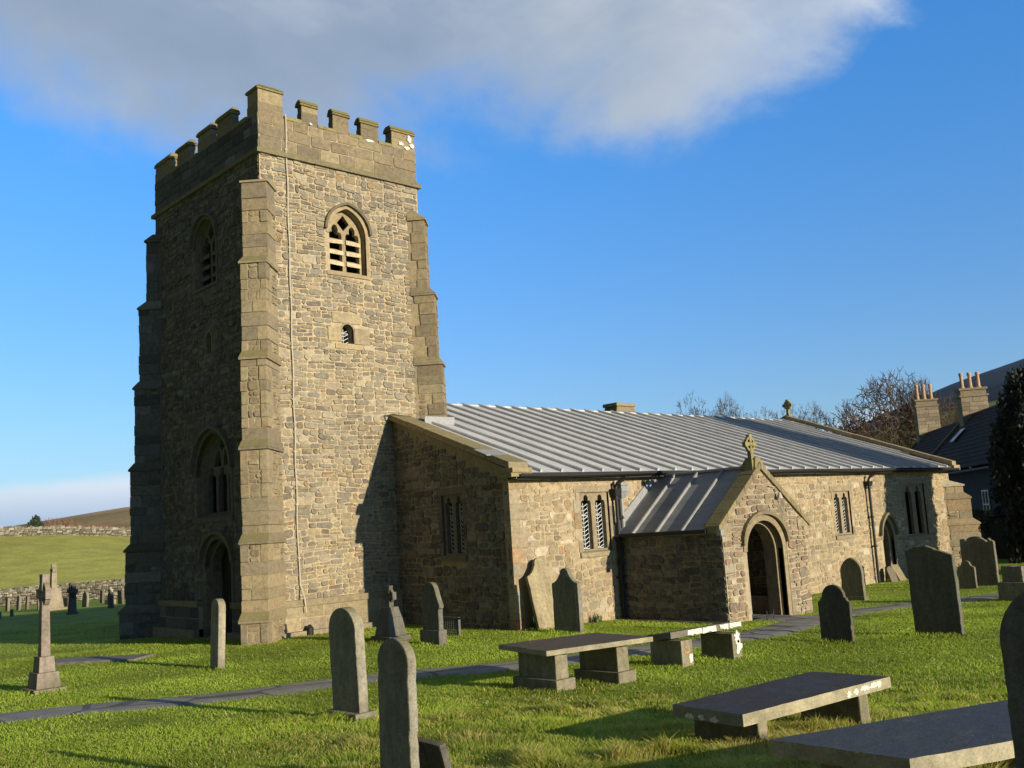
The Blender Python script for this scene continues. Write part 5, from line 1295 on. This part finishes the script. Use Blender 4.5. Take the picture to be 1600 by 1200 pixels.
def house_window(a, z0, z1, w):
    fr = Frame(Vector(H(a, SP-.25, 0)), -HD); m = MB(); e = .07
    m.prism([fr.p(-w/2, z0, 0), fr.p(w/2, z0, 0), fr.p(w/2, z1, 0), fr.p(-w/2, z1, 0)], fr.N*.02)
    o = None; f = MB()
    for (a0, a1, b0, b1) in ((-w/2, w/2, z0, z0+e), (-w/2, w/2, z1-e, z1), (-w/2, -w/2+e, z0+e, z1-e), (w/2-e, w/2, z0+e, z1-e), (-.02, .02, z0+e, z1-e), (-w/2+e, -.02, (z0+z1)/2-.03, (z0+z1)/2+.03), (.02, w/2-e, (z0+z1)/2-.03, (z0+z1)/2+.03)):
        f.prism([fr.p(a0, b0, .02), fr.p(a1, b0, .02), fr.p(a1, b1, .02), fr.p(a0, b1, .02)], fr.N*.05)
    w_ = f.build('window', 'white_paint', house); m.build('pane', 'glass', w_)
house_window(-19.6, 1.35, 2.75, 1.1); house_window(-14.8+6, 1.3, 2.7, 1.0); house_window(-26, 1.3, 2.7, 1.1)
f0 = .45; m = MB(); c = [H(-15.6, SP*(1-f0), EV+(RG-EV)*f0+.30), H(-14.6, SP*(1-f0), EV+(RG-EV)*f0+.30), H(-14.6, SP*(1-f0-.2), EV+(RG-EV)*(f0+.2)+.30), H(-15.6, SP*(1-f0-.2), EV+(RG-EV)*(f0+.2)+.30)]
m.prism(c, (0, 0, .06)); m.build('skylight', 'glass', hr)

# ------------------------------------------------------------------ trees
def bare_tree(loc, H_, spread, label, seed, twig='twig', group=None, trunk_h=.28, depth=6, rad=.28, name='bare_tree', zf=hz, up_=.25, kids=(2, 3, 3, 4), twr=.034, lr=(.66, .88)):
    R = random.Random(seed); root = empty(name, (*loc, zf(*loc))); tag(root, label, 'tree', group); wood = MB(); tw = MB(); L0 = H_*trunk_h
    def grow_(p, d, L, r, k):
        n = 3 if k < 4 else 2; pts = [p]; q = p
        for i in range(n):
            d = (d+Vector((R.uniform(-.22, .22), R.uniform(-.22, .22), R.uniform(-.08, .14)*up_*3))).normalized(); q = q+d*(L/n); pts.append(q)
        rs = [r*(1-.38*i/n) for i in range(n+1)]
        (wood if k < 3 else tw).tube(pts, rs, 6 if k < 2 else 4 if k < 4 else 3, caps=False)
        if k >= depth: return
        m = R.choice((2, 3, 3)) if k < 3 else R.choice(kids)
        for i in range(m):
            a = 2*math.pi*(i+R.random()*.7)/m; ax = d.cross(Vector((0, 0, 1)) if abs(d.z) < .95 else Vector((1, 0, 0))).normalized(); ax = Matrix.Rotation(a, 3, d) @ ax
            an = R.uniform(.35, .85)*spread; nd = (Matrix.Rotation(an, 3, ax) @ d); nd.z += up_*.35; nd.normalize()
            st = pts[-1] if i < 2 or k > 3 else pts[R.randint(1, n)]
            grow_(st, nd, L*R.uniform(*lr), max(r*.64*R.uniform(.75, 1.05), twr), k+1)
    for i in range(R.choice((1, 1, 2)) if depth > 5 else 2):
        grow_(Vector((R.uniform(-.1, .1)+i*.4, R.uniform(-.1, .1), -.3)), Vector((R.uniform(-.12, .12), R.uniform(-.12, .12), 1)).normalized(), L0, rad, 0)
    fixed(wood, 'trunk', 'bark', root); fixed(tw, 'crown', twig, root); return root
def fit_tree(root, w, h):
    P = [v.co for ch in root.children for v in ch.data.vertices]; zt = max(p.z for p in P); r = sorted(math.hypot(p.x, p.y) for p in P)[int(len(P)*.97)]
    root.scale = (w/(2*r), w/(2*r), h/zt)
def tree_copy(src, loc, sc, rz, label, group=None, zf=hz):
    r = src.copy(); COL.objects.link(r); r.location = (*loc, zf(*loc)); r.scale = (src.scale[0]*sc[0], src.scale[1]*sc[0], src.scale[2]*sc[1]); r.rotation_euler = (0, 0, rz); r['label'] = label
    if group: r['group'] = group
    for ch in src.children: c = ch.copy(); COL.objects.link(c); c.parent = r
    return r
def pol(r, az): return (r*math.cos(math.radians(az)), r*math.sin(math.radians(az)))
TG = 'bare winter trees behind the church'
tA = bare_tree(pol(104, 26.35), 15.2, 1.45, 'wide crowned bare tree standing highest behind the east end of the roof', 11, depth=8, rad=.42, trunk_h=.20, group=TG, kids=(2, 2, 3, 3), twr=.040, lr=(.74, .92))
tB = bare_tree(pol(106, 24.55), 14.4, 1.2, 'slim forked bare tree directly left of the first house chimney', 5, depth=8, rad=.32, trunk_h=.21, group=TG, kids=(2, 2, 3, 3), twr=.040, lr=(.74, .92))
fit_tree(tA, 11.4, 13.7); fit_tree(tB, 6.4, 13.3)
h0 = bare_tree(pol(128, 36.2), 16.0, 1.15, 'fuller of the bare trees showing above the middle of the roof', 21, depth=7, rad=.30, group=TG, kids=(2, 2, 3, 3), twr=.045)
h1 = bare_tree(pol(126, 34.6), 15.2, 1.2, 'bare tree with upright twigs next to the right of the fuller roof top one', 33, depth=7, rad=.28, group=TG, kids=(2, 2, 3, 3), twr=.045)
fit_tree(h0, 7.5, 15.6); fit_tree(h1, 7.2, 15.0)
tree_copy(h1, pol(130, 37.5), (1., .8), 1.0, 'low bare tree leftmost above the roof'); tree_copy(h0, pol(134, 33.2), (.95, .84), 2.2, 'low bare tree at the right end of the roof top clump')
tree_copy(h1, pol(128, 35.4), (.9, .97), 4.1, 'bare tree squeezed between the two taller roof top ones')
for i, (r, az, s, v) in enumerate(((112, 30.7, 1.0, .74), (110, 29.8, 1.0, .72), (114, 28.9, 1.0, .76), (118, 31.5, .9, .72), (105, 28.2, .9, .62), (122, 30.2, 1.1, .82))):
    tree_copy((h0, h1)[i % 2], pol(r, az), (s, v), i*1.7, ['bare tree just right of the roof cross', 'bare bushy tree two along from the roof cross', 'dense bare tree left of the wide crowned one', 'bare tree half behind the roof cross', 'low bare tree under the wide crowned one', 'bare tree in the back row between cross and wide crowned tree'][i])
tree_copy(h1, pol(150, 22.6), (1.1, .82), .6, 'brownish bare tree between the two house chimneys'); tree_copy(h0, pol(150, 23.5), (1.1, .86), 3.6, 'brownish bare tree right of the first house chimney'); tree_copy(h0, pol(140, 27.0), (.8, .6), 5.0, 'small bare tree low on the slope under the slim forked one')
tree_copy(h1, pol(155, 21.6), (1., .7), 2.8, 'bare tree behind the second house chimney')
def leafy(name, loc, label, cat, clumps, mat, leaf, count, seed, group=None, trunk=.2, zf=hz, droop=.3):
    """dense evergreen: leaf faces spread through many overlapping clumps on a trunk"""
    R = np.random.RandomState(seed); root = empty(name, (*loc, zf(*loc))); tag(root, label, cat, group)
    C = np.array(clumps, float); vol = C[:, 3]*C[:, 4]*C[:, 3]; idx = R.choice(len(C), count, p=vol/vol.sum())
    d = R.normal(size=(count, 3)); d /= np.linalg.norm(d, axis=1)[:, None]; rr = R.rand(count)**.45*(.85+.3*R.rand(count))
    P = C[idx, :3]+d*rr[:, None]*C[idx][:, [3, 3, 4]]
    a = R.normal(size=(count, 3)); a[:, 2] = np.abs(a[:, 2])+.8; a /= np.linalg.norm(a, axis=1)[:, None]; b = np.cross(a, R.normal(size=(count, 3))); b /= np.linalg.norm(b, axis=1)[:, None]
    s = leaf*(.6+.9*R.rand(count))[:, None]; V = np.stack([P-a*s, P+b*s*.45, P+a*s, P-b*s*.45], 1).reshape(-1, 3); F = np.arange(count*4).reshape(-1, 4)
    o = mesh_np('crown', V, F, mat, None, root, smooth=False); m = MB(); zt = C[:, 2].max()*.8
    m.tube([(0, 0, -.4), (.05, 0, zt*.4), (0, .05, zt)], [trunk*1.3, trunk, trunk*.3], 8); fixed(m, 'trunk', 'bark', root); return root
def yew_clumps(R, h, w, n, sh=.35):
    out = []
    for i in range(n):
        z = h*(.06+.90*R.random()**.9); k = w*(1-.72*max(0, z/h-sh)/(1-sh))*(.6 if z < h*.1 else 1); a = R.uniform(0, 6.283); q = k*math.sqrt(R.random())*.85; out.append((q*math.cos(a), q*math.sin(a), z, R.uniform(.28, .55), R.uniform(.6, 1.5)))
    return out
YR = random.Random(9)
leafy('yew_tree', (41.5, 14.7), 'dark columnar yew standing at the right edge in front of the house', 'tree', [c for c in yew_clumps(YR, 6.9, 1.75, 140, .6) if c[2] > 2.6 or abs(c[1]) < .9], 'yew_leaf', .10, 60000, 1, trunk=.35)
leafy('yew_tree', (36.9, 7.6), 'broad yew out past the right edge shading the chancel wall', 'tree', yew_clumps(YR, 10.6, 1.95, 190, .78), 'yew_leaf', .15, 70000, 2, trunk=.4)
leafy('yew_tree', (44.0, 8.2), 'second yew past the right edge shading the churchyard corner', 'tree', yew_clumps(YR, 9, 2.6, 120), 'yew_leaf', .16, 40000, 3, trunk=.4)
leafy('yew_tree', (52.0, 8.0), 'yew past the right edge shading the house front', 'tree', yew_clumps(YR, 10, 3.2, 120), 'yew_leaf', .18, 40000, 4, trunk=.4)
leafy('conifer', pol(168, 73.0), 'small dark conifer above the field wall on the skyline', 'tree', [(0, 0, 1.5, 1.0, 1.1), (.2, .3, 2.4, .6, .8), (-1.3, -.6, .8, .8, .6), (1.0, .4, 1.1, .8, .7)], 'conifer_leaf', .22, 3500, 7)
def bush(loc, h, w, label, seed):
    R = random.Random(seed); root = empty('bare_bush', (*loc, hz(*loc))); tag(root, label, 'bush', 'russet bushes above the field wall'); m = MB()
    for i in range(420):
        a = R.uniform(0, 6.283); q = math.sqrt(R.random()); b = Vector((q*w*.5*math.cos(a), q*w*.5*math.sin(a), -.1)); t = b+Vector((R.uniform(-.5, .5), R.uniform(-.5, .5), 1)).normalized()*h*R.uniform(.5, 1.05)*(1-.45*q*q)
        m.tube([b, (b+t)/2+Vector((R.uniform(-.2, .2), R.uniform(-.2, .2), 0)), t], [.05, .04, .02], 3, caps=False)
    fixed(m, 'stems', 'russet_twig', root)
bush(pol(172, 71.9), 3.4, 7, 'round russet bush right of the skyline conifer', 1); bush(pol(172, 70.2), 2.6, 6, 'russet bush midway along the field wall', 2); bush(pol(172, 69.4), 1.9, 5, 'lower brown bush near the tower on the field wall', 3)
# weeds at the foot of the sunlit corner
R = np.random.RandomState(4)
def weed(loc, label, n, hmax, seed):
    R = random.Random(seed); root = empty('weed_tuft', (*loc, gz(*loc))); tag(root, label, 'plant', 'weed tufts against the nave wall'); m = MB()
    for i in range(n):
        a = R.uniform(0, 6.283); l = R.uniform(.4, 1)*hmax; b = Vector((R.uniform(-.12, .12), R.uniform(-.06, .06), 0)); t = b+Vector((.35*math.cos(a), .25*math.sin(a), 1)).normalized()*l; s = Vector((math.cos(a+1.5), math.sin(a+1.5), 0))*.012
        md = (b+t)/2+Vector((0, 0, .03)); m.add([b-s, b+s, md+s*.9, md-s*.9, t+Vector((.04*math.cos(a), .04*math.sin(a), -.02))], [(0, 1, 2, 3), (3, 2, 4)])
    fixed(m, 'leaves', 'weed_leaf', root)
weed((16.05, 16.9), 'tall weed tuft between the church corner and the leaning pale slab', 70, .65, 1); weed((18.2, 17.0), 'small weed tuft under the lattice window beside the downpipe', 30, .3, 2); weed((17.5, 17.02), 'low weeds along the nave foot right of the grey headstone', 25, .25, 3)

# ------------------------------------------------------------------ grass
def grass():
    R = np.random.RandomState(12); P = []
    bands = ((2.2, 6, 3800), (6, 9, 3000), (9, 13, 1800), (13, 19, 850), (19, 28, 520), (28, 44, 170))
    for r0, r1, dens in bands:
        a0, a1 = np.radians(-4), np.radians(88); n = int(.5*(a1-a0)*(r1*r1-r0*r0)*dens)
        r = np.sqrt(R.uniform(r0*r0, r1*r1, n)); a = R.uniform(a0, a1, n); P.append(np.c_[r*np.cos(a), r*np.sin(a)])
    P = np.concatenate(P); x, y = P.T
    keep = ~((y > 17.15) & (x > 15.6) & (x < 41)) & ~((x > 12.1) & (x < 17.7) & (y > 22.2) & (y < 29.4)) & ~((x > 19.35) & (x < 23.15) & (y > 13.95) & (y < 17.3))
    keep &= ~((x > 11.4) & (x < 12.4) & (y > 21.5) & (y < 22.6))
    edge = .16*vnoise(x, y, .25, 40)+.06*R.rand(len(x))
    for (px, py, w) in PATH: keep &= (x-px)**2+(y-py)**2 > (w-edge)**2
    for (px, py, w) in SOIL: keep &= ((x-px)**2+(y-py)**2 > (w*.7)**2) | (R.rand(len(x)) < .12)
    c, s = math.cos(math.radians(-50)), math.sin(math.radians(-50)); lx = (x-8.25)*c+(y-22.75)*s; ly = -(x-8.25)*s+(y-22.75)*c; keep &= ~((abs(lx) < 1.08) & (abs(ly) < .4))
    P = P[keep]; x, y = P.T; z = near(x, y); r = np.hypot(x, y); n = len(x)
    tuft = vnoise(x, y, .28, 21); big = vnoise(x, y, 1.3, 22); mid = vnoise(x, y, .7, 25)
    rough = np.clip((15.5-r)/8, 0, 1)*np.clip((14.0-y)/3.5, 0, 1)*np.clip((x-2-.35*y)/2.5+.6, .15, 1)
    h = (.014+.022*R.rand(n))*(.7+.6*tuft)+rough*(.010+.19*tuft**2.5*(.15+1.1*mid)+.025*R.rand(n))
    # longer growth round the foot of every stone
    for (sx, sy, sr) in ALLSTONES:
        if math.hypot(sx, sy) < 24:
            d = np.hypot(x-sx, y-sy)-sr; h += np.where(d < .22, .06*R.rand(n)*np.clip(1-d/.22, 0, 1), 0)
    h *= 1+.2*np.clip((r-10)/10, 0, 1)
    w = (.0019+.0012*R.rand(n))*np.clip(r/5.5, .8, 3.4)
    a = R.uniform(0, 2*np.pi, n); lean = h*(.25+.75*R.rand(n)); la = R.uniform(0, 2*np.pi, n)
    la = np.where(R.rand(n) < .6, vnoise(x, y, .5, 30)*12, la)
    B = np.c_[x, y, z-.004]; S = np.c_[np.cos(a), np.sin(a), np.zeros(n)]*w[:, None]; D = np.c_[np.cos(la), np.sin(la), np.zeros(n)]
    Mi = B+D*(lean*.30)[:, None]+np.c_[np.zeros((n, 2)), h*.60]; T = B+D*lean[:, None]+np.c_[np.zeros((n, 2)), h*.95]
    V = np.stack([B-S, B+S, Mi+S*.75, Mi-S*.75, T], 1).reshape(-1, 3); o = np.arange(n)*5
    F = np.concatenate([np.c_[o, o+1, o+2], np.c_[o, o+2, o+3], np.c_[o+3, o+2, o+4]])
    g = np.array((.23, .325, .034)); g2 = np.array((.34, .41, .055)); dry = np.array((.50, .42, .16))
    k = R.rand(n)[:, None]; C = g*(1-k)+g2*k; C *= (.55+.9*big)[:, None]
    pd_ = np.clip(.05+rough*(.24+.8*np.clip(mid*1.5-.5, 0, 1)), 0, .8); isd = (R.rand(n) < pd_)[:, None]
    C = np.where(isd, dry*(.7+.6*R.rand(n))[:, None], C)
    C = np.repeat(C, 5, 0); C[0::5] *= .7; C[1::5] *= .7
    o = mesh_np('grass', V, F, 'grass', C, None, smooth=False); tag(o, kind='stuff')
    print('grass blades', n)
grass()

# ------------------------------------------------------------------ haze over the dale
m = bpy.data.materials.new('haze'); m.use_nodes = True; t = NT(m.node_tree); t.n.clear()
pv = t.new('ShaderNodeVolumePrincipled'); o = t.new('ShaderNodeOutputMaterial'); pv.inputs['Color'].default_value = (.42, .66, 1, 1); pv.inputs['Density'].default_value = 4.5e-5; pv.inputs['Anisotropy'].default_value = .2
t.l.new(pv.outputs[0], o.inputs['Volume']); MATS['haze'] = m
zs = [v.co.z for ob in bpy.data.objects if ob.type == 'MESH' and ob.name in ('ground', 'hills') for v in ob.data.vertices]; zl, zh = min(zs)-1, max(zs)+5
mb = MB(); mb.box(-7800, 7800, -7800, 7800, zl, zh); hzo = mb.build('haze', 'haze'); tag(hzo, kind='stuff')
